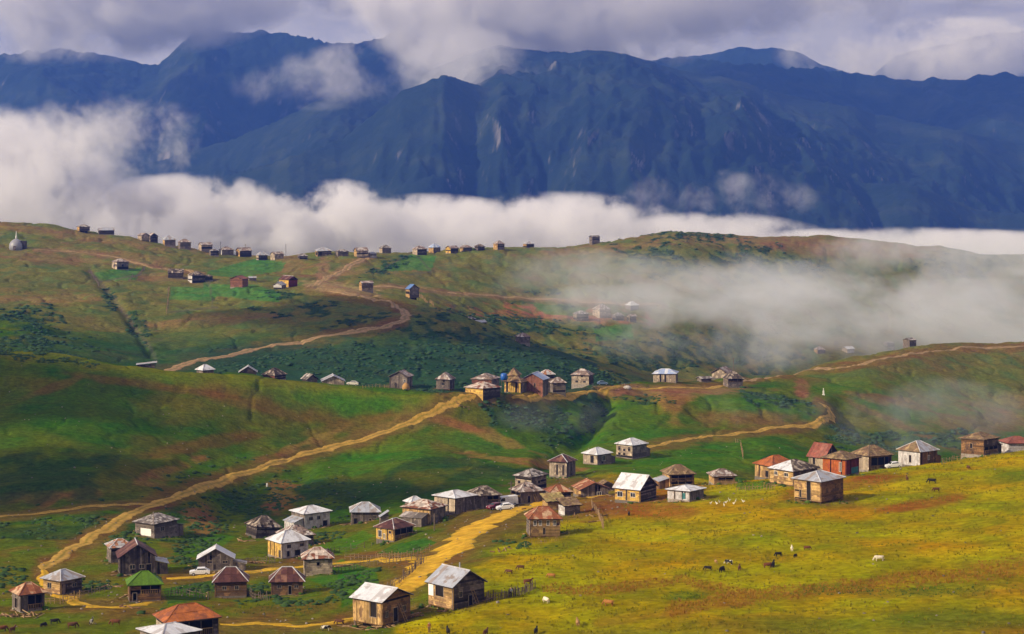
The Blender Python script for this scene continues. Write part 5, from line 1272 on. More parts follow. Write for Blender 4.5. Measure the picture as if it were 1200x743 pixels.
# ------------------------------------------------------------------ vehicles
GLASSM = plain_mat('car_glass', (0.02, 0.03, 0.035), 0.1, 0.6); TYRE = plain_mat('tyre_rubber', (0.02, 0.02, 0.02)); RIM = plain_mat('wheel_metal', (0.45, 0.45, 0.46), 0.4, 0.5)
def car(px, py, heading, paint, label, kind='car', rngd=(250, 560), L_=4.1, d=None):
    p = ground(px, py, *rngd) if d is None else Vector(((px-600)/F*d, d, Zt((px-600)/F*d, d)))
    dz = Zt(p.x + math.cos(math.radians(heading)), p.y + math.sin(math.radians(heading))) - p.z
    root = empty('parked_van' if kind == 'van' else 'parked_car', p + Vector((0, 0, .02)), math.radians(heading)); root.rotation_euler = (0, -math.atan(dz) * .8, math.radians(heading))
    tag(root, label, 'van' if kind == 'van' else 'car', 'cars parked in the village')
    k = L_ / 4.1
    if kind == 'van':
        prof = [(-2.4, .35), (2.4, .35), (2.45, .85), (2.2, 1.15), (1.55, 2.05), (1.2, 2.2), (-2.35, 2.2), (-2.42, 1.2)]; W = .92; cab = [(1.45, 1.25), (2.08, 1.25), (1.5, 1.95), (.75, 1.95), (.75, 1.25)]; wx = (-1.5, 1.55); belt = 1.15
    else:
        prof = [(-2.05, .32), (2.05, .32), (2.1, .62), (1.9, .82), (1.05, .95), (.45, 1.40), (-1.05, 1.43), (-1.85, 1.0), (-2.08, .9)]; W = .80; cab = [(.9, .96), (.4, 1.34), (-1.0, 1.36), (-1.65, 1.0)]; wx = (-1.3, 1.3); belt = .95
    bm = bmesh.new(); rows = []
    for s, ins in ((-1, .0), (-.93, .06), (.93, .06), (1, .0)):
        pass
    ys = [(-W, 0.05), (-W * .9, 0.0), (W * .9, 0.0), (W, 0.05)]
    for y, ins in ys:
        row = []
        for (x, z) in prof:
            t = max(0, (z - belt) / .6)
            xx = x * (1 - ins * .35); yy = y * (1 - .14 * min(t, 1)); zz = z - ins * .6 * (z > .9) + ins * .5 * (z < .4)
            row.append(bm.verts.new((xx * k, yy, zz)))
        rows.append(row)
    n = len(prof)
    for a, b in zip(rows[:-1], rows[1:]):
        for i in range(n): bm.faces.new((a[i], a[(i+1) % n], b[(i+1) % n], b[i]))
    bm.faces.new(rows[0][::-1]); bm.faces.new(rows[-1]); bmesh.ops.recalc_face_normals(bm, faces=bm.faces)
    me = bpy.data.meshes.new('body'); bm.to_mesh(me); bm.free(); me.materials.append(paint); link(bpy.data.objects.new('body', me), root)
    for s in (-1, 1):
        mb = MB(); y = s * (W * .93 + .012)
        mb.prism([(x * k, y, z) for x, z in cab], (0, s * .012, 0)); mb.build('side_window', GLASSM, root)
    mb = MB()
    if kind == 'van': mb.prism([(2.16 * k, -.75, 1.24), (2.16 * k, .75, 1.24), (1.62 * k, .70, 2.0), (1.62 * k, -.70, 2.0)], (.03, 0, .02))
    else: mb.prism([(1.0 * k, -.66, 1.0), (1.0 * k, .66, 1.0), (.50 * k, .6, 1.38), (.50 * k, -.6, 1.38)], (.02, 0, .02))
    mb.build('windscreen', GLASSM, root)
    r = .34 if kind == 'van' else .29
    for x in wx:
        for s in (-1, 1):
            mb = MB(); mb.bar((x * k, s * W * .80, r), (x * k, s * (W + .02), r), r, n=14); w_ = mb.build('wheel', TYRE, root)
            mb = MB(); mb.bar((x * k, s * (W + .02), r), (x * k, s * (W + .04), r), r * .55, n=10); mb.build('rim', RIM, w_)
    for s in (-1, 1):
        mb = MB(); x = (2.44 if kind == 'van' else 2.06) * k; mb.box(x, x + .04, s * W * .62 - .13, s * W * .62 + .13, .62 if kind != 'van' else .75, .78 if kind != 'van' else .95); mb.build('headlight', RIM, root)
WHITE = plain_mat('white_car_paint', (0.78, 0.78, 0.78), 0.3, 0.5); MAROON = plain_mat('maroon_car_paint', (0.16, 0.02, 0.035), 0.25, 0.5); CREAM = plain_mat('cream_car_paint', (0.70, 0.66, 0.56), 0.3, 0.5); BLUEC = plain_mat('blue_car_paint', (0.12, 0.20, 0.32), 0.3, 0.5)
car(594, 593, 205, WHITE, 'white van parked behind the white hatchback beside the yellow road', 'van')
car(592, 597.5, 192, WHITE, 'white hatchback in front of the white van beside the yellow road', L_=3.7)
car(580, 597, 215, MAROON, 'maroon car parked beside the white hatchback', L_=3.7)
car(234, 674, 190, WHITE, 'white car parked beside the grey plank gable house', L_=3.7)
car(1047, 543.5, 190, WHITE, 'white car parked on the crest beside the porch house', rngd=(300, 500), L_=3.7)
car(413, 451.5, 180, CREAM, 'cream car on the middle ridge right of the pale gable hut', d=657, L_=3.7)
car(706, 451, 10, BLUEC, 'small blue-grey car on the ridge right of the brown hip-roofed house', rngd=(640, 800), L_=3.7)

# ------------------------------------------------------------------ fences
POSTM = []
for k, (r, h) in enumerate([(.06, 1.25), (.05, 1.0), (.07, 1.45), (.045, 1.1)]):
    mb = MB(); mb.bar((0, 0, -.3), (0.03 * (k - 1.5), 0.02 * k, h), r, n=5); POSTM.append(mb.mesh('post', M['post']))
POSTL = []
for k, (r, h) in enumerate([(.06, 1.1), (.05, .9), (.07, 1.3)]):
    mb = MB(); mb.bar((0, 0, -.3), (0.03 * (k - 1.5), 0.02 * k, h), r, n=5); POSTL.append(mb.mesh('post', M['timber']))
def fence(pts, step, label, rngd=(280, 520), rails=2, mats=POSTM, k=1.0, cat='fence', railmat='post'):
    g = [ground(px, py, *rngd) for px, py in pts]
    root = empty('stake_fence', g[0]); tag(root, label, cat, 'fences of the village')
    rnd = random.Random(len(label)); prev = None; acc = []
    for a, b in zip(g[:-1], g[1:]):
        n = max(1, int((b - a).length / step))
        for i in range(n): acc.append(a.lerp(b, i / n))
    acc.append(g[-1])
    for i, q in enumerate(acc):
        q = Vector((q.x + rnd.uniform(-.12, .12), q.y + rnd.uniform(-.12, .12), 0)); q.z = Zt(q.x, q.y)
        acc[i] = q
        o = link(bpy.data.objects.new('post', mats[rnd.randrange(len(mats))]), root); o.location = q - g[0]; o.rotation_euler = (rnd.uniform(-.12, .12), rnd.uniform(-.12, .12), rnd.random() * 6); s = k * rnd.uniform(.8, 1.15); o.scale = (k, k, s)
    st = max(1, int(2.2 / step))
    for z in [.45, .9][:rails]:
        for i in range(0, len(acc) - st, st):
            if rnd.random() < .12: continue
            mb = MB(); mb.bar(acc[i] - g[0] + Vector((0, 0, z * k + rnd.uniform(-.1, .1))), acc[i + st] - g[0] + Vector((0, 0, z * k + rnd.uniform(-.1, .1))), .045 * k); mb.build('rail', M[railmat], root)
fence([(569, 706), (590, 702), (611, 697), (627, 690)], .28, 'dense dark stake fence running right from the grey roofed barn', k=1.15)
fence([(48, 708), (70, 708), (93, 701)], .7, 'stake fence below the tan plank house at lower left', mats=POSTL, railmat='timber')
fence([(95, 700), (112, 696), (128, 692)], .9, 'crooked fence between the tan plank house and the dark barn')
fence([(392, 671), (430, 663), (470, 659), (500, 656)], 1.0, 'stake fence along the lower side of the village lane')
fence([(405, 655), (440, 655), (480, 653), (503, 645)], 1.1, 'fence round the dark green garden plot below the small yellow house', mats=POSTL)
fence([(372, 654), (392, 648), (418, 644), (436, 640)], 1.1, 'broken fence round the bright garden plot left of the small yellow house')
fence([(452, 696), (470, 683), (486, 668), (496, 660)], .7, 'dark hedge-like fence climbing the bank left of the yellow road')
fence([(274, 662), (300, 659), (322, 660)], .6, 'picket fence left of the honey-yellow walled house')
fence([(615, 640), (635, 637), (658, 633)], .5, 'low pickets in front of the rusty red roofed house', k=.6, rails=0, mats=POSTL)
fence([(1104, 540), (1118, 536), (1130, 533)], .8, 'ruined fence between the two right-hand crest houses', mats=POSTL, railmat='timber')
fence([(863, 576), (885, 575), (908, 573)], .6, 'pale pickets of the garden right of the open stable', mats=POSTL, railmat='timber')
fence([(862, 519), (868, 521), (871, 538)], 1.6, 'leaning field fence on the slope above the open stable', rngd=(500, 700), mats=POSTL, k=1.2)
fence([(693, 592), (701, 604), (707, 620)], 1.0, 'remains of a timber fence on the meadow left of the white gabled barn', mats=POSTL, k=1.2, railmat='timber')
fence([(190, 700), (215, 697), (245, 703)], .9, 'fence between the green-roofed house and the maroon-roofed house')
fence([(290, 698), (300, 703), (316, 704)], .6, 'pickets between the two maroon-roofed houses')
fence([(104, 318), (110, 326), (116, 336)], 2.0, 'line of stakes left of the hedged plots on the far slope', rngd=(900, 1300), k=1.4)
fence([(151, 331), (162, 324), (170, 315)], 2.0, 'line of stakes right of the hedged plots on the far slope', rngd=(900, 1300), k=1.4)
fence([(198, 338), (197, 352), (195, 368)], 2.0, 'line of stakes left of the big pale green plot on the far slope', rngd=(800, 1300), k=1.3, mats=POSTL)
fence([(485, 344), (497, 352), (508, 359)], 1.6, 'pale stake line below the deep blue roofed house', rngd=(880, 1200), k=1.6, mats=POSTL, railmat='timber')
fence([(700, 458), (725, 457), (745, 455)], 1.2, 'low timber fence on the plateau of the middle ridge', rngd=(640, 800), mats=POSTL)
fence([(425, 455), (440, 454), (456, 455)], 1.3, 'pale fence left of the hay stack on the middle ridge', rngd=(600, 660), mats=POSTL, railmat='timber')

# ------------------------------------------------------------------ piles, tank, poles, dome
LOGS = []
for k, (L_, r) in enumerate([(2.4, .09), (1.6, .11), (3.2, .07), (1.0, .13)]):
    mb = MB(); mb.bar((-L_/2, 0, 0), (L_/2, 0, 0.04), r, n=6); LOGS.append(mb.mesh('log', M['timber' if k % 2 == 0 else 'w_brown']))
def pile(px, py, n, spread, label, rngd=(280, 520), k=1.0):
    p = ground(px, py, *rngd); root = empty('timber_pile', p); tag(root, label, 'timber pile', 'heaps of timber lying in the village')
    rnd = random.Random(int(px * 3 + py)); a0 = rnd.random() * 3
    for i in range(n):
        x, y = rnd.gauss(0, spread), rnd.gauss(0, spread * .5)
        o = link(bpy.data.objects.new('log', LOGS[rnd.randrange(4)]), root); z = Zt(p.x + x, p.y + y) - p.z
        o.location = (x, y, z + .08 + .22 * rnd.random() ** 2 * (n > 8)); o.rotation_euler = (rnd.random(), rnd.uniform(-.18, .18), a0 + rnd.gauss(0, .7)); o.scale = (k, k, k)
for a in [(20, 722, 22, 1.9, 'heap of reddish firewood in front of the rusty brown open hut'), (6, 722, 8, .9, 'small heap of firewood at the left edge'),
          (440, 736, 12, 1.6, 'scattered beams in front of the white gabled hut'), (484, 723, 12, 1.6, 'broken boards left of the dark log barn'), (562, 704, 12, 1.2, 'beams leaning at the right end of the dark log barn'),
          (400, 664, 10, 1.3, 'stacked boards right of the patched pyramid roof'), (624, 597, 9, 1.3, 'loose planks in front of the patched pinkish roof'), (590, 645, 6, 1.5, 'few poles lying on the meadow beside the yellow road'),
          (286, 634, 8, .9, 'broken boards fallen from the collapsed roof'), (130, 688, 8, 1.3, 'stones and boards below the dark barn'), (700, 605, 6, .8, 'old boards beside the timber fence remains'),
          (660, 556, 8, .9, 'planks below the tall narrow plank house'), (694, 612, 6, 1.0, 'planks lying in the shadow of the rusty red roofed house'), (300, 660, 10, 1.0, 'reddish brushwood behind the picket fence'), (148, 712, 9, 1.0, 'rubble in front of the green-roofed house'),
          (935, 576, 6, .8, 'boards between the two crest log houses')]:
    pile(*a)
pile(540, 474, 8, 1.0, 'planks beside the honey-yellow two-tier hut', (600, 700)); pile(700, 455, 10, 1.6, 'timber lying on the plateau of the middle ridge', (640, 800)); pile(752, 455, 8, 1.4, 'pale boards left of the light blue roofed house', (640, 800))
def lathe(prof, n=20):
    V = []; Fc = []
    for r, z in prof: V += [(r * math.cos(2 * math.pi * i / n), r * math.sin(2 * math.pi * i / n), z) for i in range(n)]
    for k in range(len(prof) - 1):
        for i in range(n): Fc.append((k * n + i, k * n + (i + 1) % n, (k + 1) * n + (i + 1) % n, (k + 1) * n + i))
    Fc.append(tuple(range(n))[::-1]); Fc.append(tuple(range((len(prof) - 1) * n, len(prof) * n)))
    return V, Fc
def col_at(px, d): x = (px - 600) / F * d; return Vector((x, d, Zt(x, d)))
p = col_at(590.5, 668)
t = empty('water_tank', p); tag(t, 'round blue water tank on a stand among the ridge houses', 'water tank')
V, Fc = lathe([(.6, 4.2), (1.05, 4.25), (1.1, 5.2), (1.05, 6.1), (.75, 6.4), (.2, 6.5)]); mesh_obj('tank', V, Fc, plain_mat('blue_plastic', (0.02, 0.11, 0.42), 0.4, 0.4), t, True)
for sx in (-.8, .8):
    for sy in (-.8, .8):
        mb = MB(); mb.bar((sx, sy, -.5), (sx * .9, sy * .9, 4.2), .1); mb.build('leg', M['post'], t)
mb = MB(); mb.box(-1, 1, -1, 1, 4.1, 4.22); mb.build('platform', M['post'], t)
p = ground(474, 456, 600, 700)
V, Fc = lathe([(1.0, -.2), (1.25, .5), (1.2, 1.2), (.8, 1.9), (.15, 2.4)], 12); V = [(x * (1 + .1 * math.sin(i * 2.3)), y, z) for i, (x, y, z) in enumerate(V)]
o = mesh_obj('hay_stack', V, Fc, plain_mat('hay', (0.42, 0.24, 0.09), 0.95, 0.1), None, True); o.location = p + Vector((.5, -1.2, 0)); tag(o, 'round tan hay stack against the grey gabled plank house', 'hay stack')
# silver dome
p = ground(19, 292, 1150, 1290)
t = empty('domed_shrine', p); tag(t, 'silver domed hut with a thin spire alone on the upper left slope', 'shrine')
SIL = plain_mat('silver_tin', (0.26, 0.26, 0.30), 0.45, 0.5)
V, Fc = lathe([(3.9, -1.0), (4.1, 1.4), (3.9, 3.0), (3.2, 4.3), (2.1, 5.3), (.9, 5.9), (.5, 6.1)]); mesh_obj('dome', V, Fc, SIL, t, True)
V, Fc = lathe([(.55, 6.0), (.5, 7.2), (.25, 8.0), (.1, 10.5)], 10); mesh_obj('spire', V, Fc, plain_mat('white_paint', (0.75, 0.74, 0.72)), t, True)
mb = MB(); mb.box(2.4, 5.6, -1.2, 2.4, -1, 4.6); mb.box(2.1, 5.9, -1.5, 2.7, 4.6, 4.75); mb.build('annex', M['w_dark'], t)
mb = MB(); mb.box(-.7, .7, -4.25, -3.4, -.5, 2.0); mb.build('door', M['w_dark'], t)
def pole(px, py, h, label, rngd, cat='utility pole'):
    p = ground(px, py, *rngd); t = empty('utility_pole', p); tag(t, label, cat)
    mb = MB(); mb.bar((0, 0, -.5), (0, 0, h), .13, n=6); mb.build('pole', M['post'], t)
    mb = MB(); mb.bar((-.7, 0, h - .5), (.7, 0, h - .5), .08); mb.build('crossarm', M['post'], t)
pole(335, 305, 9.5, 'tall utility pole in the dip of the far ridge', (1150, 1350)); pole(258.5, 294, 7.5, 'utility pole behind the white-gabled skyline house', (1150, 1400)); pole(287.5, 295, 7, 'aerial mast over the tan-sided skyline house', (1150, 1400))
pole(859.5, 446, 9, 'utility pole behind the end houses of the middle ridge', (700, 830)); pole(599, 590, 5, 'pole beside the patched pinkish roofed house', (400, 520)); pole(509, 622, 3.5, 'thin pole beside the yellow road below the grey-walled house', (380, 520))
p = ground(965, 463, 740, 1000); t = empty('white_monument', p); t.scale = (.8, .8, .8); tag(t, 'small white pointed monument on the slope of the right-hand hill', 'monument')
wp = plain_mat('white_stone', (0.72, 0.70, 0.66))
mb = MB(); mb.box(-.55, .55, -.5, .5, -.5, .5); mb.build('plinth', wp, t)
mb = MB(); mb.prism([(-.35, -.3, .5), (.35, -.3, .5), (.35, .3, .5), (-.35, .3, .5)], (0, 0, 1.6)); mb.bar((0, 0, 2.1), (0, 0, 3.3), .18, n=6); mb.build('shaft', wp, t)
p = ground(313, 571, 470, 640); o = mesh_obj('marker_stone', *(lambda v: v)(lathe([(.22, -.2), (.26, .5), (.2, 1.0), (.05, 1.15)], 8)), wp, None, True); o.location = p; tag(o, 'small white marker stone on the slope below the main track', 'marker stone')
p = ground(735, 455.5, 640, 800)
V, Fc = lathe([(.9, -.3), (1.15, .2), (.9, .8), (.3, 1.1)], 9); V = [(x * 1.4 + .1 * math.sin(i), y, z) for i, (x, y, z) in enumerate(V)]
o = mesh_obj('boulder', V, Fc, plain_mat('pale_rock', (0.50, 0.46, 0.42)), None, True); o.location = p; tag(o, 'pale round boulder at the edge of the ridge plateau', 'boulder')

# ------------------------------------------------------------------ scrub, weeds and stones (nobody could count them)
def scatter(name, weight, n, protos, smin, smax, mat, seed, squash=1.0, sink=.15, label=None, colvar=.3):
    rg = np.random.default_rng(seed)
    w = (weight * GD * np.gradient(DS)[:, None] * (np.gradient(PXS)[None, :])).ravel(); w = np.clip(w, 0, None); w /= w.sum()
    idx = rg.choice(w.size, n, p=w)
    i, j = np.unravel_index(idx, GX.shape)
    jx = rg.uniform(-.5, .5, n); jy = rg.uniform(-.5, .5, n)
    i2 = np.clip(i + 1, 0, ND - 1); j2 = np.clip(j + 1, 0, NPX - 1)
    x = GX[i, j] + jx * (GX[i, j2] - GX[i, j]); y = GY[i, j] + jy * (GY[i2, j] - GY[i, j]); z = TZ[i, j]
    Vs, Fs, base, cols = [], [], 0, []
    a = rg.uniform(0, 6.28, n); s = smin + (smax - smin) * rg.random(n) ** 1.8; sz = s * squash * rg.uniform(.7, 1.2, n)
    pk = rg.integers(0, len(protos), n); tone = rg.uniform(1 - colvar, 1 + colvar, n)
    for k, (pv, pf) in enumerate(protos):
        m = np.where(pk == k)[0]
        if not len(m): continue
        ca, sa = np.cos(a[m])[:, None], np.sin(a[m])[:, None]
        X = (pv[:, 0] * ca - pv[:, 1] * sa) * s[m][:, None] + x[m][:, None]
        Y = (pv[:, 0] * sa + pv[:, 1] * ca) * s[m][:, None] + y[m][:, None]
        Z = pv[:, 2][None, :] * sz[m][:, None] + z[m][:, None] - sink * s[m][:, None]
        Vs.append(np.stack([X, Y, Z], -1).reshape(-1, 3)); Fs.append((pf[None] + (np.arange(len(m)) * len(pv))[:, None, None] + base).reshape(-1, 3)); base += len(m) * len(pv)
    V = np.concatenate(Vs); Fc = np.concatenate(Fs)
    me = bpy.data.meshes.new(name); me.vertices.add(len(V)); me.vertices.foreach_set('co', V.astype(np.float32).ravel())
    me.loops.add(Fc.size); me.loops.foreach_set('vertex_index', Fc.astype(np.int32).ravel()); me.polygons.add(len(Fc)); me.polygons.foreach_set('loop_start', (np.arange(len(Fc)) * 3).astype(np.int32))
    me.update(calc_edges=True); me.materials.append(mat)
    o = link(bpy.data.objects.new(name, me)); return tag(o, label=label, kind='stuff')
def bush_proto(seed, sub=1, rough=.35):
    bm = bmesh.new(); bmesh.ops.create_icosphere(bm, subdivisions=sub + 1, radius=1.0)
    rg = np.random.default_rng(seed)
    for v in bm.verts:
        v.co *= 1 + rg.uniform(-rough, rough); v.co.z = v.co.z * .75 + .35
    bmesh.ops.delete(bm, geom=[v for v in bm.verts if v.co.z < -.25], context='VERTS')
    bmesh.ops.triangulate(bm, faces=bm.faces); bm.verts.index_update()
    pv = np.array([v.co[:] for v in bm.verts]); pf = np.array([[v.index for v in f.verts] for f in bm.faces]); bm.free(); return pv, pf
def tuft_proto(seed, nb=6):
    rg = np.random.default_rng(seed); V, Fc = [], []
    for k in range(nb):
        a = rg.uniform(0, 6.28); l = rg.uniform(.5, 1.0); b = len(V); w = .16
        c, s = math.cos(a), math.sin(a); rx, ry = rg.uniform(-.35, .35, 2)
        V += [(rx - s * w, ry + c * w, 0), (rx + s * w, ry - c * w, 0), (rx + c * .5 * l, ry + s * .5 * l, l)]; Fc.append((b, b+1, b+2))
    return np.array(V), np.array(Fc)
def leaf_mat(name, c1, c2):
    m, nt, b = new_mat(name, 0.9, 0.1); N = nt.nodes.new; L = nt.links.new
    g = N('ShaderNodeNewGeometry'); r = N('ShaderNodeValToRGB'); r.color_ramp.elements[0].color = (*c1, 1); r.color_ramp.elements[1].color = (*c2, 1)
    tc = N('ShaderNodeTexCoord'); n = N('ShaderNodeTexNoise'); n.inputs['Scale'].default_value = 1.3; n.inputs['Detail'].default_value = 4; L(tc.outputs['Object'], n.inputs[0])
    a = N('ShaderNodeMath'); a.operation = 'MULTIPLY_ADD'; L(g.outputs['Random Per Island'], a.inputs[0]); a.inputs[1].default_value = .6; s = N('ShaderNodeMath'); s.operation = 'MULTIPLY'; s.inputs[1].default_value = .45; L(n.outputs[0], s.inputs[0]); L(s.outputs[0], a.inputs[2])
    L(a.outputs[0], r.inputs[0]); L(r.outputs[0], b.inputs['Base Color']); return m
BUSH = [bush_proto(k) for k in range(6)]; TUFT = [tuft_proto(k) for k in range(6)]
rd = np.zeros(PXG.shape)
for r in ROADS.values(): rd = np.maximum(rd, stroke(r['p'], r['w'] * F / (sum(r['d']) / 2) * 0.55 + 1, d0=r['d'][0], d1=r['d'][1], wob=0))
scatter('scrub', SCRUB * (GD > 640) * (1 - np.clip(rd * 1.5, 0, 1)), 8000, BUSH, .45, 1.25, leaf_mat('scrub_leaves', (0.016, 0.046, 0.018), (0.038, 0.078, 0.030)), 1, squash=.55, label='dark rhododendron scrub on the far slopes')
nearscrub = np.maximum(SCRUB * (GD < 720), .5 * blob(215, 600, 120, 40, -20, d0=430, d1=640) * cl + .5 * blob(60, 630, 90, 30, 0, d0=430, d1=600) * cl + .3 * blob(330, 585, 90, 30, 0, d0=470, d1=640) * cl)
for b_ in [(105, 688, 26, 6, -5), (150, 640, 20, 8, 0), (215, 655, 16, 10, 0), (232, 690, 30, 6, 0), (300, 690, 14, 8, 0), (405, 690, 40, 10, -25), (470, 672, 14, 14, 40), (350, 638, 16, 5, 0), (392, 628, 22, 4, 0), (495, 645, 30, 5, -15), (180, 715, 30, 4, 0), (240, 640, 22, 8, 0), (10, 680, 20, 16, 0), (610, 640, 30, 5, 0), (340, 705, 60, 4, 0)]:  # one dark clump stands in for house shade beside the maroon roof
    nearscrub = np.maximum(nearscrub, .7 * blob(*b_, d0=300, d1=520, wob=.8))
scatter('undergrowth', nearscrub * (1 - np.clip(rd * 1.5, 0, 1)), 4600, BUSH, .25, .8, leaf_mat('undergrowth_leaves', (0.016, 0.042, 0.010), (0.045, 0.085, 0.018)), 2, squash=.6, label='dark undergrowth on the banks below the main track')
inwin = (PXG > -60) & (PXG < 1260) & (PYG < 800)
scatter('grass_tufts', fld * (1 - rd) * inwin * (.15 + smooth(-.1, .5, fbm(GX / 8, GY / 8, 3, 301))), 15000, TUFT, .2, .5, leaf_mat('tuft_blades', (0.12, 0.13, 0.003), (0.28, 0.22, 0.004)), 3, sink=.02, label='tufts of grass on the meadow')
weeds = blob(1110, 692, 60, 6, -3, d1=530, soft=.6) + blob(800, 697, 26, 5, d1=530) + blob(985, 694, 50, 6, d1=530) + blob(440, 705, 50, 20, d1=530) * .5 + blob(330, 715, 70, 9, d1=530) * .6 + blob(880, 571, 28, 4, d1=530) + blob(320, 690, 80, 6, d1=530) * .4 + blob(480, 650, 30, 10, d1=530) * .3
scatter('weeds', weeds, 2200, TUFT, .15, .42, leaf_mat('weed_leaves', (0.020, 0.060, 0.010), (0.075, 0.14, 0.02)), 4, label='patches of tall green weeds on the meadow')
scatter('dry_growth', sum(stroke(p_, w_, d1=530, wob=.7) for p_, w_ in [([(640, 692), (720, 690), (800, 680), (880, 695)], 5), ([(790, 715), (850, 706), (930, 693), (1010, 685), (1060, 682)], 7), ([(1080, 680), (1140, 672), (1210, 662)], 9)]), 2500, TUFT, .2, .5, leaf_mat('dry_blades', (0.24, 0.10, 0.008), (0.36, 0.20, 0.02)), 5, sink=.02, label='reddish dry growth in bands across the meadow')
def stone_proto(seed):
    pv, pf = bush_proto(seed, 0, .3); return pv, pf
ring = np.zeros(PXG.shape)
for _, q in HS:
    if q['d'] < 780:
        r_ = np.hypot(GX - q['cen'].x, GY - q['cen'].y) / (max(q['w'], q['l']) * .62) + .28 * edge + .2 * fine
        ring = np.maximum(ring, 1 - smooth(.95, 1.7, r_))
A = mixc(A, (0.15, 0.095, 0.030), ring * (.35 + .5 * smooth(-.2, .5, fbm(GX / 5, GY / 5, 3, 401))))
A = mixc(A, (0.035, 0.07, 0.008), ring * smooth(.1, .5, fbm(GX / 4, GY / 4, 3, 402)) * .6)
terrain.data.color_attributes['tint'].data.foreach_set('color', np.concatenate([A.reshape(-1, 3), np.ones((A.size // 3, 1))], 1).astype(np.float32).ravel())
scatter('nettles', ring * (1 - rd) * smooth(0, .4, fbm(GX / 4, GY / 4, 3, 402)) * (GD < 560), 1800, BUSH[:3] + TUFT, .2, .6, leaf_mat('nettle_leaves', (0.018, 0.050, 0.008), (0.07, 0.12, 0.015)), 8, label='nettles and weeds growing round the houses')
def board_proto(k):
    a, b, c = (.9, .09, .05) if k % 2 else (.45, .16, .10)
    pv = np.array([(x * a, y * b, z * c + .1 + x * .05 * k) for x in (-1, 1) for y in (-1, 1) for z in (-1, 1)]); q4 = [(0,1,3,2),(4,6,7,5),(0,4,5,1),(2,3,7,6),(0,2,6,4),(1,5,7,3)]
    return pv, np.array([t for f in q4 for t in ((f[0], f[1], f[2]), (f[0], f[2], f[3]))])
scatter('rubble', ring * (GD < 560), 900, [board_proto(k) for k in range(4)], .5, 1.3, M['timber'], 9, sink=.05, label='bits of board and rubble lying round the houses')
stw = (.15 + smooth(.1, .6, fbm(GX / 10, GY / 10, 3, 305))) * inwin * ((GD < 640) * .8) + 6 * rd * (GD < 520) * inwin * .35 + blob(120, 692, 40, 6, d1=520) * 6
scatter('stones', stw, 1500, [stone_proto(k) for k in range(4)], .06, .30, board_mat('scattered_stone', (0.20, 0.17, 0.14), 0.5, 0.95), 6, label='small stones scattered over the slopes')
# ------------------------------------------------------------------ air and clouds
def box_obj(name, x0, x1, y0, y1, z0, z1, mat):
    b = MB(); b.box(x0, x1, y0, y1, z0, z1); return b.build(name, mat)
def haze_mat():
    m = bpy.data.materials.new('haze'); m.use_nodes = True; nt = m.node_tree; nt.nodes.clear()
    o = nt.nodes.new('ShaderNodeOutputMaterial'); v = nt.nodes.new('ShaderNodeVolumePrincipled')
    v.inputs['Color'].default_value = (0.10, 0.25, 1.0, 1); v.inputs['Density'].default_value = HAZE
    v.inputs['Anisotropy'].default_value = 0.2
    v.inputs['Absorption Color'].default_value = (0.36, 0.36, 0.36, 1)
    nt.links.new(v.outputs[0], o.inputs['Volume']); return m
HAZE = 0.9e-4
haze = box_obj('haze', -9000, 9000, -60, 11500, -700, 870, haze_mat()); tag(haze, kind='stuff')

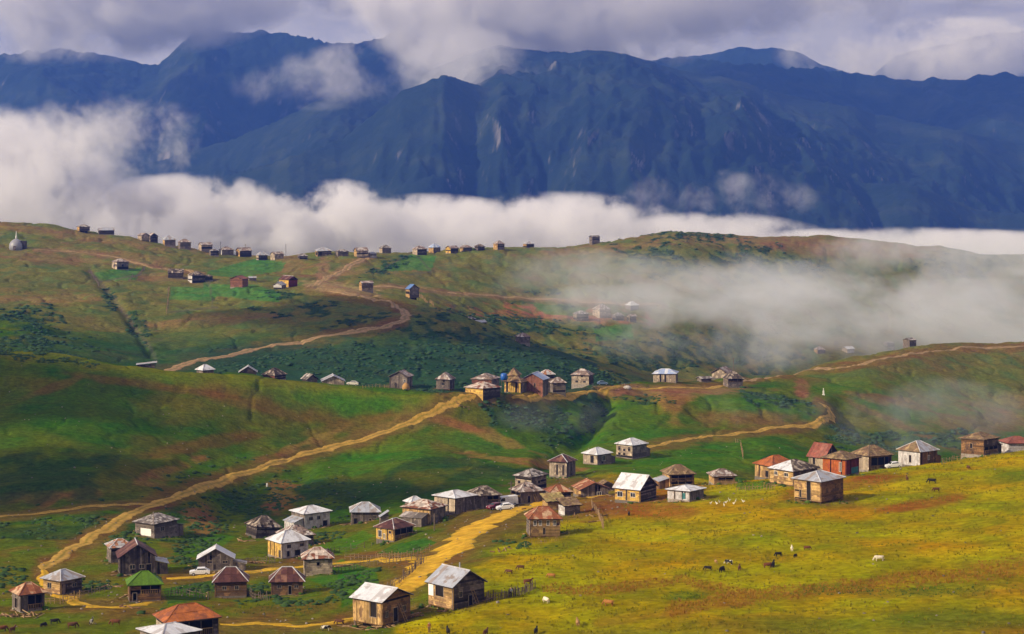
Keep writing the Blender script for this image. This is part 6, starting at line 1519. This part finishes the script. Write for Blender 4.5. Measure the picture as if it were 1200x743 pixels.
def cloud_mat(name, size, dens, scale, thr, soft, detail=5, edge_pow=1.0, stretch=(1, 1, 1), color=(0.97, 0.97, 1.0), top=None, seed=0.0, aniso=0.0, big=0.5, gain=1.9):
    """density = noise inside an ellipsoidal falloff; object space is the unit box [-1, 1]"""
    m = bpy.data.materials.new(name); m.use_nodes = True; nt = m.node_tree; nt.nodes.clear()
    N = nt.nodes.new; L = nt.links.new
    o = N('ShaderNodeOutputMaterial'); v = N('ShaderNodeVolumePrincipled')
    v.inputs['Color'].default_value = (*color, 1); v.inputs['Anisotropy'].default_value = aniso
    tc = N('ShaderNodeTexCoord'); mp = N('ShaderNodeMapping')
    mp.inputs['Scale'].default_value = tuple(s / scale * k for s, k in zip(size, stretch)); mp.inputs['Location'].default_value = (seed, seed * .7, seed * 1.3)
    L(tc.outputs['Object'], mp.inputs[0])
    n = N('ShaderNodeTexNoise'); n.inputs['Scale'].default_value = 1.0; n.inputs['Detail'].default_value = detail; n.inputs['Roughness'].default_value = 0.70; n.inputs['Distortion'].default_value = 0.25
    L(mp.outputs[0], n.inputs[0])
    nb = N('ShaderNodeTexNoise'); nb.inputs['Scale'].default_value = 0.33; nb.inputs['Detail'].default_value = 2; L(mp.outputs[0], nb.inputs[0])
    bg = N('ShaderNodeMath'); bg.operation = 'MULTIPLY_ADD'; L(nb.outputs[0], bg.inputs[0]); bg.inputs[1].default_value = big; bg.inputs[2].default_value = -big / 2
    gn = N('ShaderNodeMath'); gn.operation = 'MULTIPLY_ADD'; L(n.outputs[0], gn.inputs[0]); gn.inputs[1].default_value = gain; gn.inputs[2].default_value = .5 - gain * .5
    ns = N('ShaderNodeMath'); ns.operation = 'ADD'; L(gn.outputs[0], ns.inputs[0]); L(bg.outputs[0], ns.inputs[1])
    ln = N('ShaderNodeVectorMath'); ln.operation = 'LENGTH'; L(tc.outputs['Object'], ln.inputs[0])
    # fall = 1 - r^2
    sq = N('ShaderNodeMath'); sq.operation = 'POWER'; L(ln.outputs['Value'], sq.inputs[0]); sq.inputs[1].default_value = 2.0 * edge_pow
    fa = N('ShaderNodeMath'); fa.operation = 'SUBTRACT'; fa.inputs[0].default_value = 1.0; L(sq.outputs[0], fa.inputs[1])
    # d = clamp((noise + fall*0.5 - thr)/soft)
    m1 = N('ShaderNodeMath'); m1.operation = 'MULTIPLY_ADD'; L(fa.outputs[0], m1.inputs[0]); m1.inputs[1].default_value = 0.26; L(ns.outputs[0], m1.inputs[2])
    mr = N('ShaderNodeMapRange'); mr.interpolation_type = 'SMOOTHSTEP'; L(m1.outputs[0], mr.inputs[0]); mr.inputs[1].default_value = thr; mr.inputs[2].default_value = thr + soft; mr.inputs[3].default_value = 0; mr.inputs[4].default_value = dens
    fc = N('ShaderNodeMath'); fc.operation = 'MULTIPLY'; fc.use_clamp = False
    f2 = N('ShaderNodeMapRange'); f2.inputs[1].default_value = 0.0; f2.inputs[2].default_value = 0.3; L(fa.outputs[0], f2.inputs[0])
    L(mr.outputs[0], fc.inputs[0]); L(f2.outputs[0], fc.inputs[1])
    L(fc.outputs[0], v.inputs['Density'])
    L(v.outputs[0], o.inputs['Volume'])
    m.cycles.volume_sampling = 'MULTIPLE_IMPORTANCE' if hasattr(m.cycles, 'volume_sampling') else 'DISTANCE'
    return m

def ico(sub=3):
    bm = bmesh.new(); bmesh.ops.create_icosphere(bm, subdivisions=sub, radius=1.0)
    for v in bm.verts: v.co *= 1.06
    return bm
def cloud(name, px, row, D, wpx, hpx, depth, label, rot=0.0, **kw):
    """a cloud centred where (px,row) shows at distance D"""
    c = Vector(((px - 600) / F * D, D, CAM_Z - (row - HY) / F * D))
    size = (wpx / 2 / F * D, depth / 2, hpx / 2 / F * D)
    bm = ico(3); me = bpy.data.meshes.new(name); bm.to_mesh(me); bm.free()
    me.materials.append(cloud_mat(name, size, **kw))
    o = link(bpy.data.objects.new(name, me)); o.location = c; o.scale = size; o.rotation_euler = (0, math.radians(rot), 0)
    return tag(o, label=label, kind='stuff')
def shade_mat(name, dens):
    m = bpy.data.materials.new(name); m.use_nodes = True; nt = m.node_tree; nt.nodes.clear()
    o = nt.nodes.new('ShaderNodeOutputMaterial'); v = nt.nodes.new('ShaderNodeVolumePrincipled')
    v.inputs['Color'].default_value = (0.97, 0.97, 1.0, 1); v.inputs['Density'].default_value = dens
    nt.links.new(v.outputs[0], o.inputs['Volume']); return m
CUM = shade_mat('shade_cumulus', 0.045)
def shade_cumulus(target, size, height, mat=CUM, seed=1):
    """an added, out-of-view cumulus standing in the sun's way to shade a target point on the ground"""
    t = Vector(target); k = (height - t.z) / math.tan(SUN_EL)
    c = Vector((t.x - SUN_DIR.x * k, t.y - SUN_DIR.y * k, height))
    bm = bmesh.new(); bmesh.ops.create_icosphere(bm, subdivisions=4, radius=1.0)
    co = np.array([v.co for v in bm.verts])
    n = fbm(co[:, 0] * 1.7 + seed, co[:, 1] * 1.7 + co[:, 2] * 1.3, 4, seed)
    for v, q in zip(bm.verts, n): v.co *= 1 + 0.28 * q
    me = bpy.data.meshes.new('added_shade_cloud'); bm.to_mesh(me); bm.free(); me.materials.append(mat)
    for p in me.polygons: p.use_smooth = True
    o = link(bpy.data.objects.new('added_shade_cloud', me)); o.location = c; o.scale = size
    return tag(o, kind='stuff')
shade_cumulus((-95, 500, 45), (62, 34, 26), 620, seed=3)  # unseen clouds added to shade the left hill, valley and back slope
shade_cumulus((-185, 590, 55), (60, 46, 26), 560, seed=6)
shade_cumulus((10, 930, 40), (120, 70, 30), 700, seed=12)
CLOUDS = True
if CLOUDS:
    W = dict(color=(0.955, 0.955, 1.0), gain=2.5)
    # (px, row, distance, width px, height px, depth m, label, settings)
    for a, kw in [
        ((10, 225, 2100, 330, 215, 420, 'tall white cloud rising at the left end of the valley'), dict(big=1.1, dens=.026, scale=85, thr=.58, soft=.22, seed=1.0, detail=7)),
        ((130, 165, 2600, 260, 120, 300, 'ragged wisp of cloud above the left end of the valley'), dict(dens=.012, big=1.1, scale=60, thr=.60, soft=.35, seed=2.0, detail=7)),
        ((215, 270, 2200, 330, 140, 420, 'bright billowing fog behind the left ridge houses'), dict(big=1.15, dens=.031, scale=60, thr=.54, soft=.20, seed=3.1, detail=7)),
        ((370, 275, 2250, 260, 140, 420, 'bright billowing fog behind the dip in the ridge'), dict(big=1.15, dens=.031, scale=60, thr=.55, soft=.20, seed=4.4, detail=7)),
        ((500, 284, 2350, 340, 118, 420, 'white fog behind the houses in the middle of the ridge'), dict(big=1.15, dens=.028, scale=60, thr=.54, soft=.20, seed=5.7, detail=7)),
        ((660, 280, 2450, 340, 116, 420, 'white fog behind the lone hut on the ridge'), dict(big=1.15, dens=.025, scale=60, thr=.54, soft=.22, seed=6.6, detail=7)),
        ((820, 288, 2500, 340, 84, 420, 'thin fog behind the green knoll of the ridge'), dict(big=1.1, dens=.018, scale=60, thr=.54, soft=.26, seed=7.3, detail=7)),
        ((1060, 296, 2500, 520, 62, 420, 'thin white fog along the foot of the mountains at right'), dict(big=1.1, dens=.018, scale=60, thr=.52, soft=.26, seed=8.2, detail=7)),
        # mist lying on the far ridge
        ((1110, 362, 1180, 800, 125, 260, 'pale mist lying in the hollow below the right end of the ridge'), dict(dens=.0085, scale=60, thr=.52, soft=.36, seed=9.9, detail=7, big=.9, stretch=(.8, 1, 1.6), rot=4)),
        ((860, 338, 1150, 480, 100, 220, 'pale mist drifting across the middle of the far slope'), dict(dens=.007, scale=55, thr=.55, soft=.38, seed=10.5, detail=7, big=1.0, rot=7, stretch=(.8, 1, 1.6))),
        ((650, 318, 1150, 330, 80, 120, 'faint wisp of mist across the far slope'), dict(dens=.007, scale=40, thr=.54, soft=.38, seed=11.5, detail=7, big=1.0, rot=5)),
        ((1130, 296, 1380, 420, 62, 160, 'mist flowing over the right end of the far ridge'), dict(dens=.010, scale=50, thr=.52, soft=.36, seed=12.5, detail=7, big=.9)),
        ((900, 400, 1040, 460, 80, 120, 'thin mist in the hollow behind the middle ridge'), dict(dens=.008, scale=40, thr=.52, soft=.36, seed=13.5, detail=6, big=.9)),
        ((1090, 490, 640, 300, 100, 60, 'faint mist in the valley behind the crest of the meadow'), dict(dens=.007, scale=22, thr=.52, soft=.40, seed=14.5, detail=6, big=.9)),
        ((660, 487, 590, 170, 50, 30, 'faint mist in the gully below the ridge houses'), dict(dens=.005, scale=18, thr=.56, soft=.40, seed=15.5, detail=6, big=.9)),
        ((880, 475, 630, 200, 60, 40, 'faint mist on the nose of the middle ridge'), dict(dens=.005, scale=18, thr=.56, soft=.40, seed=16.5, detail=6, big=.9)),
        ((735, 360, 1085, 260, 62, 50, 'mist veiling the far hamlet'), dict(dens=.016, scale=30, thr=.50, soft=.4, seed=31.5, detail=7, big=.8)),
        # clouds on the mountain
        ((70, -22, 6300, 620, 200, 900, 'white cloud over the left shoulder of the mountain'), dict(dens=.011, scale=260, thr=.50, soft=.26, seed=17.5, detail=8, big=.9)),
        ((350, -52, 6900, 420, 160, 700, 'cloud grazing the summit'), dict(dens=.008, scale=260, thr=.50, soft=.30, seed=18.5, detail=8, big=.9)),
        ((640, -8, 6100, 520, 220, 800, 'lilac cloud hanging over the middle of the mountain'), dict(dens=.011, scale=260, thr=.50, soft=.32, seed=19.5, detail=8, big=.9)),
        ((900, -38, 6600, 620, 190, 800, 'pale cloud above the right part of the mountain'), dict(dens=.009, scale=260, thr=.50, soft=.30, seed=20.5, detail=8, big=.9)),
        ((1110, 62, 8300, 420, 90, 600, 'band of cloud between the mountain and the far summit'), dict(dens=.007, scale=220, thr=.50, soft=.32, seed=21.5, detail=8, big=1.0)),
        ((560, 130, 5300, 230, 240, 300, 'wisp of cloud curling down the mountain face'), dict(dens=.005, scale=150, thr=.58, soft=.34, seed=22.5, detail=8, big=1.1)),
        ((450, 80, 5500, 380, 90, 300, 'thin cloud lying under the summit'), dict(dens=.005, scale=150, thr=.56, soft=.34, seed=23.5, detail=8, big=1.0, rot=-8)),
        ((840, 236, 3900, 260, 80, 200, 'thin wisp of cloud low on the mountain'), dict(dens=.005, scale=90, thr=.58, soft=.34, seed=24.5, detail=8, big=1.0)),
    ]:
        kw = {**W, **kw}
        if a[2] < 1500: kw['color'] = (0.90, 0.93, 1.0)
        cloud('fog_bank' if a[2] < 3000 else 'cloud', *a, **kw)
